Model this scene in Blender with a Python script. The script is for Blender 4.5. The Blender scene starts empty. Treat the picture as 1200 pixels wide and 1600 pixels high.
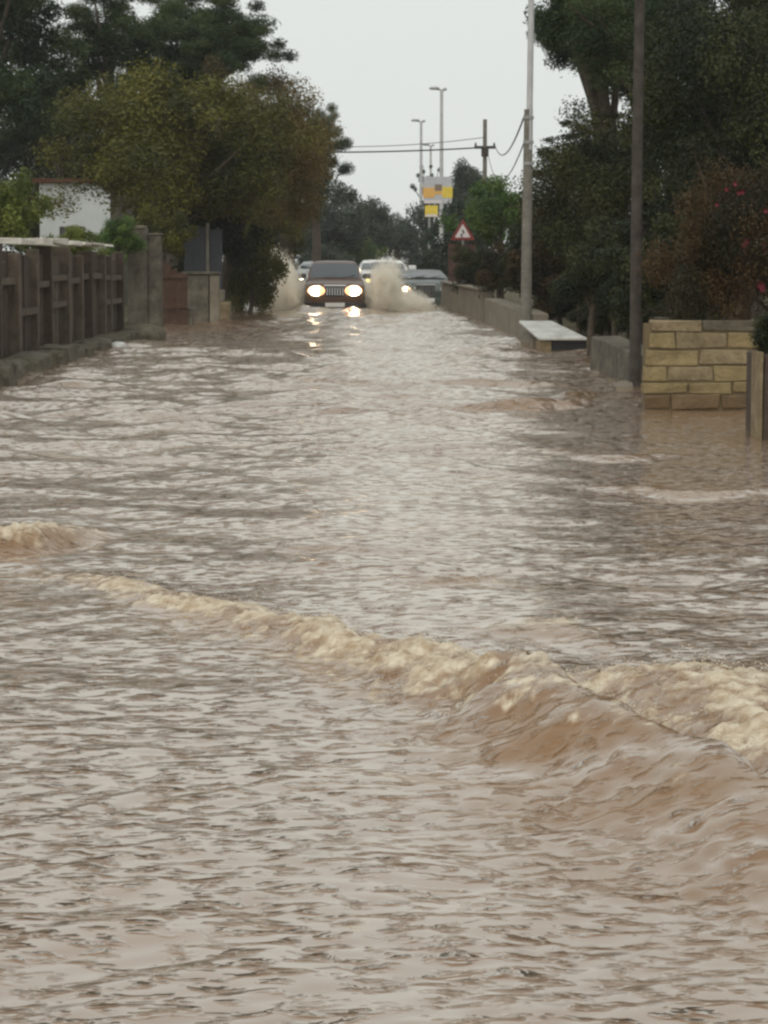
import bpy, bmesh, math, random
import numpy as np
from mathutils import Vector, Matrix

random.seed(7)
rng = np.random.default_rng(11)
S = bpy.context.scene
COL = S.collection
R = math.radians

# ------------------------------------------------------------------ camera
F = 4000.0                      # focal length in photo pixels (1200 x 1600)
H = 1.40                        # eye height above the flood water (z = 0)
HOR = 405.0                     # pixel row of the horizon
PITCH = math.atan((800 - HOR) / F)
cam = bpy.data.cameras.new('camera')
cam.sensor_fit = 'VERTICAL'; cam.sensor_height = 36.0
cam.lens = F / 1600 * 36.0
cam.clip_start = 0.1; cam.clip_end = 3000
camo = bpy.data.objects.new('camera', cam); COL.objects.link(camo)
camo.location = (0, 0, H); camo.rotation_euler = (math.pi / 2 - PITCH, 0, 0)
S.camera = camo

# ------------------------------------------------------------------ sky, sun, exposure
world = bpy.data.worlds.new('World'); S.world = world; world.use_nodes = True
nt = world.node_tree; nt.nodes.clear()
wo = nt.nodes.new('ShaderNodeOutputWorld'); bg = nt.nodes.new('ShaderNodeBackground')
sky = nt.nodes.new('ShaderNodeTexSky'); sky.sky_type = 'NISHITA'; sky.sun_disc = False
SUN_EL, SUN_ROT = R(52), R(200)
sky.sun_elevation = SUN_EL; sky.sun_rotation = SUN_ROT
sky.air_density = 1.0; sky.dust_density = 6.0
mixw = nt.nodes.new('ShaderNodeMixRGB'); mixw.inputs[0].default_value = 0.90
mixw.inputs[2].default_value = (7.75, 8.05, 7.8, 1)       # even grey rain cloud over the clear sky
nt.links.new(sky.outputs[0], mixw.inputs[1]); nt.links.new(mixw.outputs[0], bg.inputs[0])
bg.inputs[1].default_value = 0.10
nt.links.new(bg.outputs[0], wo.inputs[0])
sl = bpy.data.lights.new('sun', 'SUN'); sl.energy = 1.3; sl.angle = R(80); sl.color = (1, .97, .92)
so = bpy.data.objects.new('sun', sl); COL.objects.link(so)
# Nishita: rotation 0 = sun towards +Y, clockwise seen from above
sd = Vector((math.sin(SUN_ROT) * math.cos(SUN_EL), math.cos(SUN_ROT) * math.cos(SUN_EL), math.sin(SUN_EL)))
so.rotation_euler = (-sd).to_track_quat('-Z', 'Y').to_euler()
S.view_settings.view_transform = 'Standard'; S.view_settings.look = 'None'
S.view_settings.exposure = 0.10; S.view_settings.gamma = 1.0
S.render.engine = 'CYCLES'
S.cycles.max_bounces = 6; S.cycles.diffuse_bounces = 2; S.cycles.glossy_bounces = 2; S.cycles.transparent_max_bounces = 8
S.cycles.volume_bounces = 5; S.cycles.volume_step_rate = 2.0
S.cycles.use_denoising = True
S.cycles.pixel_filter_type = 'GAUSSIAN'; S.cycles.filter_width = 2.9   # a soft phone zoom
S.cycles.sample_clamp_indirect = 6.0

# ------------------------------------------------------------------ photo geometry helpers
FW = Vector((0, math.cos(PITCH), -math.sin(PITCH))); UP = Vector((0, math.sin(PITCH), math.cos(PITCH)))
def ray(px, py): return FW + Vector((1, 0, 0)) * ((px - 600) / F) + UP * ((800 - py) / F)
def G(px, py, z=0.0):
    d = ray(px, py); t = (z - H) / d.z
    return Vector((0, 0, H)) + d * t
def P(px, py, D):
    d = ray(px, py); return Vector((0, 0, H)) + d * (D / d.y)

# ------------------------------------------------------------------ materials
def mat(name, col=(.5, .5, .5), rough=.7, spec=.3, metal=0.0, var=0.0, vscale=3.0, col2=None, bump=0.0, bscale=20.0, emit=None, estr=0.0, detail=6):
    m = bpy.data.materials.new(name); m.use_nodes = True
    n = m.node_tree; b = n.nodes['Principled BSDF']
    b.inputs['Base Color'].default_value = (*col, 1); b.inputs['Roughness'].default_value = rough
    b.inputs['Specular IOR Level'].default_value = spec; b.inputs['Metallic'].default_value = metal
    if emit: b.inputs['Emission Color'].default_value = (*emit, 1); b.inputs['Emission Strength'].default_value = estr
    if var or col2 or bump:
        tc = n.nodes.new('ShaderNodeTexCoord')
    if var or col2:
        no = n.nodes.new('ShaderNodeTexNoise'); no.inputs['Scale'].default_value = vscale; no.inputs['Detail'].default_value = detail
        no.inputs['Roughness'].default_value = .65
        n.links.new(tc.outputs['Object'], no.inputs['Vector'])
        cr = n.nodes.new('ShaderNodeValToRGB')
        cr.color_ramp.elements[0].position = .35; cr.color_ramp.elements[1].position = .68
        c2 = col2 or tuple(min(1, c * (1 + var)) for c in col)
        c1 = col if col2 else tuple(c * (1 - var) for c in col)
        cr.color_ramp.elements[0].color = (*c1, 1); cr.color_ramp.elements[1].color = (*c2, 1)
        n.links.new(no.outputs[0], cr.inputs[0]); n.links.new(cr.outputs[0], b.inputs['Base Color'])
    if bump:
        nb = n.nodes.new('ShaderNodeTexNoise'); nb.inputs['Scale'].default_value = bscale; nb.inputs['Detail'].default_value = 6
        n.links.new(tc.outputs['Object'], nb.inputs['Vector'])
        bu = n.nodes.new('ShaderNodeBump'); bu.inputs['Strength'].default_value = bump; bu.inputs['Distance'].default_value = .03
        n.links.new(nb.outputs[0], bu.inputs['Height']); n.links.new(bu.outputs[0], b.inputs['Normal'])
    return m

def leafmat(name, c0, c1, c2, trans=.25):
    """foliage: the 'tint' attribute of each leaf picks a colour between three real leaf colours"""
    m = bpy.data.materials.new(name); m.use_nodes = True
    n = m.node_tree; b = n.nodes['Principled BSDF']; out = n.nodes['Material Output']
    at = n.nodes.new('ShaderNodeAttribute'); at.attribute_name = 'tint'
    cr = n.nodes.new('ShaderNodeValToRGB'); e = cr.color_ramp.elements
    e[0].position = .15; e[0].color = (*c0, 1); e[1].position = .9; e[1].color = (*c2, 1)
    k = e.new(.5); k.color = (*c1, 1)
    n.links.new(at.outputs['Fac'], cr.inputs[0])
    n.links.new(cr.outputs[0], b.inputs['Base Color'])
    b.inputs['Roughness'].default_value = .55; b.inputs['Specular IOR Level'].default_value = .25
    tr = n.nodes.new('ShaderNodeBsdfTranslucent'); n.links.new(cr.outputs[0], tr.inputs[0])
    mx = n.nodes.new('ShaderNodeMixShader'); mx.inputs[0].default_value = trans
    n.links.new(b.outputs[0], mx.inputs[1]); n.links.new(tr.outputs[0], mx.inputs[2]); n.links.new(mx.outputs[0], out.inputs[0])
    return m

M = dict(
    ground=mat('soil', (.085, .075, .045), .95, .1, var=.4, vscale=1.5, bump=.6, bscale=9),
    concrete=mat('concrete', (.14, .12, .09), .85, .2, col2=(.22, .195, .15), vscale=2.5, bump=.5, bscale=30),
    old_stone=mat('old_stone', (.065, .057, .044), .9, .2, col2=(.15, .132, .10), vscale=4, bump=.9, bscale=14),
    mossy=mat('mossy_stone', (.07, .06, .042), .95, .15, col2=(.14, .125, .09), vscale=5, bump=.9, bscale=16),
    limestone=mat('limestone', (.17, .13, .064), .9, .2, col2=(.27, .21, .108), vscale=6, bump=.6, bscale=25),
    limestone2=mat('limestone_pale', (.22, .175, .095), .9, .2, col2=(.33, .27, .155), vscale=6, bump=.6, bscale=25),
    limestone3=mat('limestone_grey', (.14, .105, .058), .9, .2, col2=(.27, .215, .13), vscale=7, bump=.6, bscale=25),
    wetstone=mat('wet_limestone', (.085, .052, .022), .5, .4, col2=(.14, .09, .04), vscale=5, bump=.4, bscale=25),
    mortar=mat('mortar', (.15, .115, .065), .95, .1),
    pale=mat('pale_slab', (.48, .45, .38), .6, .4, col2=(.62, .59, .52), vscale=4, bump=.2),
    white_slab=mat('white_slab', (.36, .36, .33), .45, .5, col2=(.66, .66, .62), vscale=4),
    fence_dark=mat('dark_wood', (.045, .032, .023), .8, .25, col2=(.075, .054, .04), vscale=7, bump=.5, bscale=40),
    fence_mid=mat('weathered_wood', (.065, .05, .036), .8, .25, col2=(.12, .096, .07), vscale=5, bump=.5, bscale=40),
    gate_red=mat('red_brown_wood', (.05, .028, .018), .8, .25, col2=(.085, .048, .032), vscale=6),
    dark_blue=mat('blue_grey_sheet', (.03, .033, .04), .6, .3, col2=(.055, .058, .066), vscale=3),
    grey_metal=mat('grey_metal', (.30, .30, .29), .5, .4, metal=.3, var=.15),
    galv=mat('galvanised', (.46, .45, .44), .5, .4, metal=.2, var=.12),
    pole_wood=mat('pole_wood', (.13, .12, .10), .9, .15, col2=(.21, .195, .165), vscale=8, bump=.4),
    pole_dark=mat('pole_dark_wood', (.045, .038, .032), .9, .15, col2=(.085, .074, .064), vscale=8, bump=.4),
    cable=mat('cable', (.05, .05, .05), .6, .3),
    plaster=mat('plaster', (.60, .62, .60), .9, .15, col2=(.75, .77, .75), vscale=.9),
    terracotta=mat('terracotta', (.16, .075, .045), .9, .15, var=.3),
    bark=mat('bark', (.06, .048, .036), .95, .1, col2=(.11, .09, .068), vscale=10, bump=1, bscale=18),
    black=mat('black_plastic', (.02, .02, .02), .5, .4),
    rubber=mat('rubber', (.018, .018, .018), .8, .2),
    chrome=mat('chrome', (.65, .65, .65), .18, .5, metal=.9),
    steel=mat('wheel_steel', (.35, .35, .36), .35, .5, metal=.8),
    glass=mat('car_glass', (.05, .06, .065), .06, .6),
    bronze=mat('bronze_paint', (.10, .055, .034), .28, .5, var=.1, vscale=2),
    whitepaint=mat('white_paint', (.70, .70, .67), .3, .5),
    silver=mat('silver_paint', (.42, .43, .43), .3, .5, metal=.4),
    darkpaint=mat('dark_green_paint', (.055, .065, .055), .3, .5),
    lamp_on=mat('lit_headlamp', (.9, .85, .75), .3, .5, emit=(1, .80, .55), estr=26),
    lamp_glow=mat('lamp_halo_bowl', (.9, .7, .5), .3, .5, emit=(1, .50, .22), estr=1.6),  # orange halo around lit headlamps, put in as a self-glowing housing
    lamp_small=mat('lit_headlamp_far', (.9, .85, .7), .3, .5, emit=(1, .86, .60), estr=7),
    lamp_yellow=mat('lit_indicator', (.9, .75, .3), .3, .5, emit=(1, .78, .28), estr=1.6),
    lamp_off=mat('headlamp_glass', (.5, .5, .5), .15, .6),
    plate=mat('number_plate', (.7, .7, .68), .5, .3),
    red=mat('sign_red', (.19, .028, .022), .5, .4, var=.15, vscale=5),
    signwhite=mat('sign_white', (.62, .56, .55), .5, .4, var=.06, vscale=5),
    signblack=mat('sign_black', (.03, .03, .03), .5, .3),
    brown_panel=mat('red_brown_sheet', (.085, .042, .032), .6, .35, var=.25, vscale=3),
    yellow=mat('sign_yellow', (.66, .50, .06), .5, .35, var=.12, vscale=4),
    orange=mat('sign_orange', (.66, .38, .10), .5, .35, var=.1, vscale=4),
    signgrey=mat('sign_grey', (.44, .45, .46), .5, .35, var=.1, vscale=4),
    brown_print=mat('sign_brown_print', (.20, .15, .11), .6, .3),
    flower=mat('pink_petal', (.13, .010, .022), .6, .3, var=.3, vscale=8),
    pine=leafmat('pine_needles', (.016, .034, .012), (.034, .062, .019), (.070, .100, .030)),
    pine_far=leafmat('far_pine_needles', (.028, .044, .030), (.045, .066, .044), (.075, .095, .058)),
    olive=leafmat('olive_brown_leaves', (.045, .052, .011), (.085, .086, .015), (.150, .138, .022)),
    brownish=leafmat('rusty_leaves', (.075, .050, .018), (.125, .085, .027), (.165, .120, .038)),
    fresh=leafmat('fresh_leaves', (.075, .105, .020), (.135, .165, .030), (.20, .225, .045)),
    mid=leafmat('mid_green_leaves', (.045, .085, .020), (.075, .135, .028), (.12, .18, .04)),
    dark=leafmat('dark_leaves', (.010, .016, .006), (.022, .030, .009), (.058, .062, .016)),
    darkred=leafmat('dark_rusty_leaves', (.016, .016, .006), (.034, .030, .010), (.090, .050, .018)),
    grass=leafmat('verge_grass', (.05, .055, .02), (.08, .085, .03), (.12, .11, .045)),
)

# ------------------------------------------------------------------ mesh helpers
def link(o, parent=None):
    COL.objects.link(o)
    if parent is not None: o.parent = parent
    return o
def np_mesh(name, verts, quads=None, tris=None, smooth=False):
    me = bpy.data.meshes.new(name)
    verts = np.asarray(verts, np.float32)
    me.vertices.add(len(verts)); me.vertices.foreach_set('co', verts.ravel())
    idx, start, tot = [], [], []
    off = 0
    for f, k in ((quads, 4), (tris, 3)):
        if f is None or len(f) == 0: continue
        f = np.asarray(f, np.int32)
        idx.append(f.ravel()); start.append(off + np.arange(len(f), dtype=np.int32) * k); off += f.size
    idx = np.concatenate(idx); start = np.concatenate(start)
    me.loops.add(len(idx)); me.loops.foreach_set('vertex_index', idx)
    me.polygons.add(len(start)); me.polygons.foreach_set('loop_start', start)
    if smooth: me.polygons.foreach_set('use_smooth', np.ones(len(start), bool))
    me.update(calc_edges=True)
    return me
class MB:
    def __init__(s): s.v = []; s.f = []
    def add(s, vs, fs):
        o = len(s.v); s.v += [tuple(v) for v in vs]; s.f += [tuple(o + i for i in f) for f in fs]; return s
    def box(s, x0, x1, y0, y1, z0, z1, jit=0.0):
        vs = [Vector((x, y, z)) for x in (x0, x1) for y in (y0, y1) for z in (z0, z1)]
        if jit: vs = [v + Vector([random.uniform(-jit, jit) for _ in range(3)]) for v in vs]
        return s.add(vs, [(0, 1, 3, 2), (4, 6, 7, 5), (0, 4, 5, 1), (2, 3, 7, 6), (0, 2, 6, 4), (1, 5, 7, 3)])
    def tube(s, pts, rad, n=8, cap=True):
        pts = [Vector(p) for p in pts]
        if not hasattr(rad, '__len__'): rad = [rad] * len(pts)
        rings = []; ref = None
        for i, p in enumerate(pts):
            d = (pts[min(i + 1, len(pts) - 1)] - pts[max(i - 1, 0)]).normalized()
            if ref is None: ref = Vector((1, 0, 0)) if abs(d.x) < .8 else Vector((0, 1, 0))
            u = (ref - d * ref.dot(d)).normalized(); w = d.cross(u); ref = u
            rings.append([p + (u * math.cos(a) + w * math.sin(a)) * rad[i] for a in [2 * math.pi * k / n for k in range(n)]])
        vs = [v for r in rings for v in r]
        fs = [(i * n + k, i * n + (k + 1) % n, (i + 1) * n + (k + 1) % n, (i + 1) * n + k) for i in range(len(pts) - 1) for k in range(n)]
        if cap: fs += [tuple(range(n - 1, -1, -1)), tuple((len(pts) - 1) * n + k for k in range(n))]
        return s.add(vs, fs)
    def prism(s, poly, a, b):
        """poly: list of Vector; extruded by vector a..b"""
        n = len(poly); vs = [p + a for p in poly] + [p + b for p in poly]
        fs = [tuple(range(n - 1, -1, -1)), tuple(range(n, 2 * n))] + [(k, (k + 1) % n, n + (k + 1) % n, n + k) for k in range(n)]
        return s.add(vs, fs)
    def loft(s, rings, closed=True, cap=True):
        n = len(rings[0]); vs = [v for r in rings for v in r]
        kk = n if closed else n - 1
        fs = [(i * n + k, i * n + (k + 1) % n, (i + 1) * n + (k + 1) % n, (i + 1) * n + k) for i in range(len(rings) - 1) for k in range(kk)]
        if cap: fs += [tuple(range(n - 1, -1, -1)), tuple((len(rings) - 1) * n + k for k in range(n))]
        return s.add(vs, fs)
    def build(s, name, m, parent=None, smooth=None, bevel=0.0):
        me = bpy.data.meshes.new(name); me.from_pydata(s.v, [], s.f); me.update()
        bm = bmesh.new(); bm.from_mesh(me); bmesh.ops.recalc_face_normals(bm, faces=bm.faces)
        if bevel: bmesh.ops.bevel(bm, geom=bm.edges[:], offset=bevel, segments=2, affect='EDGES', profile=.5, clamp_overlap=True)
        bm.to_mesh(me); bm.free()
        if smooth:
            me.polygons.foreach_set('use_smooth', np.ones(len(me.polygons), bool)); me.set_sharp_from_angle(angle=R(smooth))
        me.materials.append(m)
        return link(bpy.data.objects.new(name, me), parent)
def tag(o, label, cat, group=None):
    o['label'] = label; o['category'] = cat
    if group: o['group'] = group
    return o
def empty(name, loc, rz=0.0):
    e = bpy.data.objects.new(name, None); e.empty_display_size = .3; e.location = loc; e.rotation_euler = (0, 0, rz); return link(e)

# ------------------------------------------------------------------ numpy noise
_perm = rng.permutation(4096).astype(np.int64)
_gang = rng.uniform(0, 2 * np.pi, 4096)
_gx, _gy = np.cos(_gang), np.sin(_gang)
def pnoise(x, y):
    xi = np.floor(x).astype(np.int64); yi = np.floor(y).astype(np.int64)
    xf = x - xi; yf = y - yi
    u = xf * xf * xf * (xf * (xf * 6 - 15) + 10); v = yf * yf * yf * (yf * (yf * 6 - 15) + 10)
    def g(ix, iy, dx, dy):
        h = _perm[(_perm[ix & 4095] + iy) & 4095]
        return _gx[h] * dx + _gy[h] * dy
    n00 = g(xi, yi, xf, yf); n10 = g(xi + 1, yi, xf - 1, yf); n01 = g(xi, yi + 1, xf, yf - 1); n11 = g(xi + 1, yi + 1, xf - 1, yf - 1)
    a = n00 + u * (n10 - n00); b = n01 + u * (n11 - n01)
    return (a + v * (b - a)) * 1.5
def sstep(a, b, x):
    t = np.clip((x - a) / (b - a), 0, 1); return t * t * (3 - 2 * t)

# ------------------------------------------------------------------ ground
xs = np.concatenate([np.linspace(-400, -12, 24), np.linspace(-11, -5.6, 14), np.linspace(-5.2, 3.6, 24), np.linspace(4, 12, 18), np.linspace(13, 400, 24)])
ys = np.concatenate([np.linspace(-60, 0, 8), np.linspace(2, 60, 59), np.linspace(62, 160, 50), np.linspace(170, 900, 20)])
gx, gy = np.meshgrid(xs, ys)
left_e = -5.0 + 0.9 * sstep(55, 75, gy) + 2.2 * sstep(75, 130, gy)
right_e = 3.35 - 1.0 * sstep(40, 75, gy)
hgt = -0.32 + (0.42 + .1 * pnoise(gx * .3, gy * .3)) * np.maximum(sstep(left_e + .25, left_e - .25, gx), sstep(right_e - .1, right_e + .5, gx))
gate = ((gx > 3) & (gx < 9) & (gy > 18.0) & (gy < 23.6))
hgt = np.where(gate, -.3, hgt)
hgt = np.where(gy > 112, np.maximum(hgt, -.32 + .6 * sstep(112, 135, gy)), hgt)
V = np.stack([gx, gy, hgt], -1).reshape(-1, 3)
nx, ny = len(xs), len(ys)
ii = (np.arange(ny - 1)[:, None] * nx + np.arange(nx - 1)[None, :]).ravel()
me = np_mesh('ground', V, quads=np.stack([ii, ii + 1, ii + nx + 1, ii + nx], -1), smooth=True)
me.materials.append(M['ground'])
g = link(bpy.data.objects.new('ground', me)); g['kind'] = 'structure'; g['label'] = 'dark soil of the gardens and verges beside the flooded road'

# ------------------------------------------------------------------ flood water
NR, NC = 1000, 561
yy = 2.6 * np.exp(np.linspace(0, math.log(150 / 2.6), NR))
uu = np.linspace(-1, 1, NC)
WY = np.repeat(yy[:, None], NC, 1)
WX = uu[None, :] * (1.3 + 0.26 * WY)
dyl = WY * .0041; dxl = (1.3 + .26 * WY) * 2 / NC
res = np.maximum(dyl, dxl)
Z = np.zeros_like(WX)
warpx = WX + .25 * pnoise(WX * .9, WY * .9 + 40); warpy = WY + .25 * pnoise(WX * .9 + 70, WY * .9)
for i in range(64):
    lam = 0.085 * (1.9 / 0.085) ** (i / 63.0)
    th = rng.normal(math.pi / 2, .75)
    k = 2 * math.pi / lam
    ph = rng.uniform(0, 6.28)
    slope = .020 * (lam / .12) ** (-.3)
    if lam > .35: slope = slope * (.8 + 3.0 * sstep(8, 24, WY))
    w = sstep(2.0, 4.0, lam / res)
    # groups of waves come and go
    env = .45 + .9 * np.clip(.5 + .9 * pnoise(WX / (lam * 4) + i * 7.3, WY / (lam * 4) + i * 3.1), 0, 1)
    Z += w * env * slope / k * np.sin(k * (math.cos(th) * warpx + math.sin(th) * warpy) + ph)
# sharp little crests
rid = 1 - np.abs(pnoise(warpx * 3.6, warpy * 5.0)) * 2.2
Z += .0012 * rid * sstep(.05, .02, res * .25)
rid2 = 1 - np.abs(pnoise(warpx * 1.1 + 9, warpy * 1.9)) * 2.2
Z += .003 * rid2 * sstep(.5, .2, res)
calm = .70 + .45 * np.clip(.5 + pnoise(WX * .35, WY * .22), 0, 1)
calm = calm * (1 - .8 * sstep(.3, 1.6, WX) * sstep(10, 15, WY) * sstep(34, 24, WY))
Z *= calm
FO = np.zeros_like(Z); CH = np.zeros_like(Z)

def seg_dist(pts, X, Y):
    """signed distance to a polyline (+ = farther side / left of direction) and the parameter along it"""
    best = np.full(X.shape, 1e9); sg = np.zeros_like(X); tt = np.zeros_like(X)
    n = len(pts) - 1
    for i in range(n):
        ax, ay = pts[i][0], pts[i][1]; bx, by = pts[i + 1][0], pts[i + 1][1]
        dx, dy = bx - ax, by - ay; L2 = dx * dx + dy * dy
        t = ((X - ax) * dx + (Y - ay) * dy) / L2
        tc = np.clip(t, 0, 1)
        qx, qy = X - (ax + tc * dx), Y - (ay + tc * dy)
        d = np.hypot(qx, qy); s_ = np.sign(dx * (Y - ay) - dy * (X - ax))
        m_ = d < best
        best = np.where(m_, d, best); sg = np.where(m_, s_, sg); tt = np.where(m_, (i + tc) / n, tt)
    return best * sg, tt

sub = yy < 30
sl_ = slice(0, int(sub.sum()))
X_, Y_ = WX[sl_], WY[sl_]
wig = .10 * pnoise(X_ * 2.2, Y_ * 2.2) + .05 * pnoise(X_ * 6, Y_ * 6)
# the long diagonal standing wave
crest_px = [(-120, 868), (60, 893), (180, 915), (300, 945), (450, 985), (600, 1030), (720, 1068), (800, 1095), (890, 1148), (1010, 1205), (1120, 1265), (1260, 1340), (1420, 1430)]
crest0 = [G(*p) for p in crest_px]
crest = []
for i in range(len(crest0) - 1):                       # smooth curve through the points
    a0, a1, a2, a3 = crest0[max(i - 1, 0)], crest0[i], crest0[i + 1], crest0[min(i + 2, len(crest0) - 1)]
    for q in range(6):
        u = q / 6
        crest.append(.5 * ((2 * a1) + (a2 - a0) * u + (2 * a0 - 5 * a1 + 4 * a2 - a3) * u * u + (3 * a1 - a0 - 3 * a2 + a3) * u ** 3))
crest.append(crest0[-1])
d, t = seg_dist(crest, X_, Y_)
right_k = sstep(6.0, 8.0, t * (len(crest0) - 1))
d = d + wig * (1.0 - .45 * right_k) + .05 * pnoise(X_ * 12, Y_ * 12) * (1 - .5 * right_k)
n_ = len(crest0) - 1
amp = np.interp(t * n_, range(n_ + 1), [0, .012, .022, .03, .045, .066, .10, .150, .148, .145, .14, .11, .05])
amp = amp * (1 + (.30 - .18 * right_k) * pnoise(X_ * 2.6 + 5, Y_ * 2.6))
wn = np.interp(t * n_, range(n_ + 1), [.10, .10, .11, .12, .13, .14, .16, .21, .24, .26, .28, .30, .30])     # near side width
prof = np.where(d > 0, np.exp(-(d / .11) ** 2), np.exp(-(d / wn) ** 2))
trough = np.exp(-((d - .26) / .14) ** 2) * .30
Zs = Z[sl_]
damp = 1 - .55 * np.exp(-(d / .45) ** 2) * np.clip(amp / .05, 0, 1)
Zs = Zs * damp + amp * (prof - trough)
tn = t * n_
Zs += .08 * sstep(5.5, 7.5, tn) * sstep(12.8, 11, tn) * np.exp(-((d - .62) / .42) ** 2)
# ripples combing over the smooth near side
lam_r = .085
Zs += .006 * np.clip(amp / .1, 0, 1) * np.exp(-((d + .28) / .28) ** 2) * np.sin(d / lam_r * 6.28 + 5 * pnoise(X_ * 3, Y_ * 3)) * (.5 + pnoise(X_ * 4, Y_ * 4))
# foam: on the crest along the left stretch, behind the crest along the right stretch
tn = t * n_
fl = np.exp(-((d + .03) / np.interp(tn, [0, 2, 5, 7, 8], [.05, .11, .20, .26, .16])) ** 2) * sstep(.6, 2.0, tn) * sstep(8.3, 6.8, tn)
fr = np.exp(-((d - np.interp(tn, [5, 7, 9, 11], [.30, .52, .56, .56])) / np.interp(tn, [5, 7, 9, 11], [.20, .40, .42, .40])) ** 2) * sstep(5.4, 7.0, tn) * sstep(12.2, 10.5, tn)
lump = .5 + .8 * pnoise(X_ * 4, Y_ * 3.4) + .6 * pnoise(X_ * 11, Y_ * 9) + .6 * pnoise(X_ * 24, Y_ * 20) + .4 * pnoise(X_ * 45, Y_ * 38)
foam = np.clip(np.maximum(fl * .95, fr * .80) * 1.0 + (lump - .66) * .9 * (np.maximum(fl, fr) > .04), 0, 1) * (np.maximum(fl, fr) > .04)
fm = np.maximum(fl, fr)
Zs += fm * (.020 * np.clip(lump, -.2, 1.4) - .004) * np.interp(tn, [0, 2, 5, 13], [.4, .7, 1, 1])
FO[sl_] = np.maximum(FO[sl_], np.clip(foam, 0, 1) * sstep(.05, .35, fm + .25 * (lump - .5)))
strk = np.clip(.62 + .9 * pnoise(X_ * 2.0 + Y_ * 1.2, Y_ * 5.5 + X_ * 3.0) + .4 * pnoise(X_ * 9, Y_ * 12), 0, 1)
ch = np.exp(-((d + .16) / np.interp(tn, [0, 5, 7, 9, 12], [.12, .25, .34, .42, .45])) ** 2) * sstep(1, 7, tn) * sstep(13, 11, tn)
CH[sl_] = np.maximum(CH[sl_], ch * strk)
CH[sl_] = np.maximum(CH[sl_], fm * .8)
fgr = sstep(-.4, 1.6, X_ + (Y_ - 6) * .1) * sstep(7.5, 5.5, Y_) * np.clip(.15 + .9 * pnoise(X_ * 1.4, Y_ * 1.6 + 3) + .5 * pnoise(X_ * 5, Y_ * 9), 0, 1)
CH[sl_] = np.maximum(CH[sl_], .32 * fgr)
# wave breaking at the left edge
p0 = [G(-260, 872), G(-60, 862), G(40, 852), (*G(110, 838)[:2], 0), (*G(190, 822)[:2], 0)]
d2, t2 = seg_dist(p0, X_, Y_)
a2 = np.interp(t2, [0, .3, .55, .8, 1], [.10, .11, .085, .035, 0]) * (1 + .4 * pnoise(X_ * 3, Y_ * 3 + 8))
Zs += a2 * (np.where(d2 > 0, np.exp(-(d2 / .22) ** 2), np.exp(-(d2 / .10) ** 2)) - .35 * np.exp(-((d2 + .2) / .12) ** 2))
f2 = np.exp(-((d2 - .10) / .20) ** 2) * np.clip(a2 / .06, 0, 1)
CH[sl_] = np.maximum(CH[sl_], np.exp(-(d2 / .22) ** 2) * np.clip(a2 / .07, 0, 1))
Zs += f2 * .03 * np.clip(lump, 0, 1.4)
FO[sl_] = np.maximum(FO[sl_], np.clip(f2 * 1.2 + (lump - .75) * .6, 0, 1) * (f2 > .1) * sstep(.1, .5, f2 + .3 * (lump - .5)))
# low brown swells farther up the road
for pts, a_, w_, fo_ in (
        ([(505, 636), (640, 632), (760, 640), (880, 632), (915, 612)], .085, .15, 0.0),
        ([(400, 588), (470, 592), (560, 601), (650, 606)], .085, .18, 0.0),
        ([(640, 600), (780, 600), (900, 606)], .07, .2, .0),
        ([(560, 558), (700, 566), (800, 562), (920, 572)], .035, .3, .85),
        ([(760, 548), (840, 552), (915, 560)], .03, .3, .75),
        ([(600, 915), (760, 905), (860, 925)], .014, .10, .25),
        ([(720, 980), (830, 985), (960, 1010)], .015, .10, .5),
        ([(410, 860), (520, 858), (740, 866)], .018, .08, 0.0),
        ([(800, 700), (960, 715), (1120, 705)], .03, .18, 0.0),
        ([(940, 760), (1060, 775), (1230, 765)], .03, .15, 0.0)):
    q = [G(*p) for p in pts]
    dd, t3 = seg_dist(q, X_, Y_)
    dd = dd + wig * 1.2
    e = np.sin(np.clip(t3, 0, 1) * math.pi) ** .5
    br = np.clip(.75 + .6 * pnoise(X_ * 1.3, Y_ * .8), 0, 1.3)
    if a_ > .06: Zs *= 1 - .6 * e * np.exp(-(dd / (2 * w_)) ** 2)
    Zs += a_ * e * br * (np.exp(-(dd / w_) ** 2) - .5 * np.exp(-((dd + 1.5 * w_) / w_) ** 2))
    CH[sl_] = np.maximum(CH[sl_], .6 * np.clip(e * br, 0, 1) * np.exp(-((dd + .3 * w_) / (w_ * .8)) ** 2))
    if fo_: FO[sl_] = np.maximum(FO[sl_], np.clip(fo_ * e * np.exp(-((dd - .1) / (w_ * 1.3)) ** 2) + (lump - .7) * .35, 0, 1) * (np.exp(-(dd / (w_ * 1.6)) ** 2) > .15))
Z[sl_] = Zs
# wakes of the cars, farther away
for (px, py, sx, sy, a_) in ((520, 489, .85, .7, .16), (480, 489, .4, .6, .12), (565, 489, .5, .6, .12), (520, 500, 1.0, .9, .10), (548, 503, .45, .7, .13), (650, 500, 1.1, .8, .10), (470, 498, .8, .8, .07), (600, 512, 1.5, 1.0, .05), (420, 505, 1.0, 1.0, .06), (700, 505, .8, .8, .06)):
    q = G(px, py)
    Z += a_ * np.exp(-((WX - q.x) / sx) ** 2 - ((WY - q.y) / sy) ** 2) * (.6 + pnoise(WX * 2, WY * 1.5))
# pale foam thrown down around the first car
carq = G(520, 488)
fcar = np.exp(-((WX - carq.x) / 3.2) ** 2 - ((WY - carq.y - .5) / 3.0) ** 2)
FO = np.maximum(FO, np.clip(fcar * .9 + .5 * pnoise(WX * 1.6, WY * .9) - .35, 0, .8))
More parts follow.
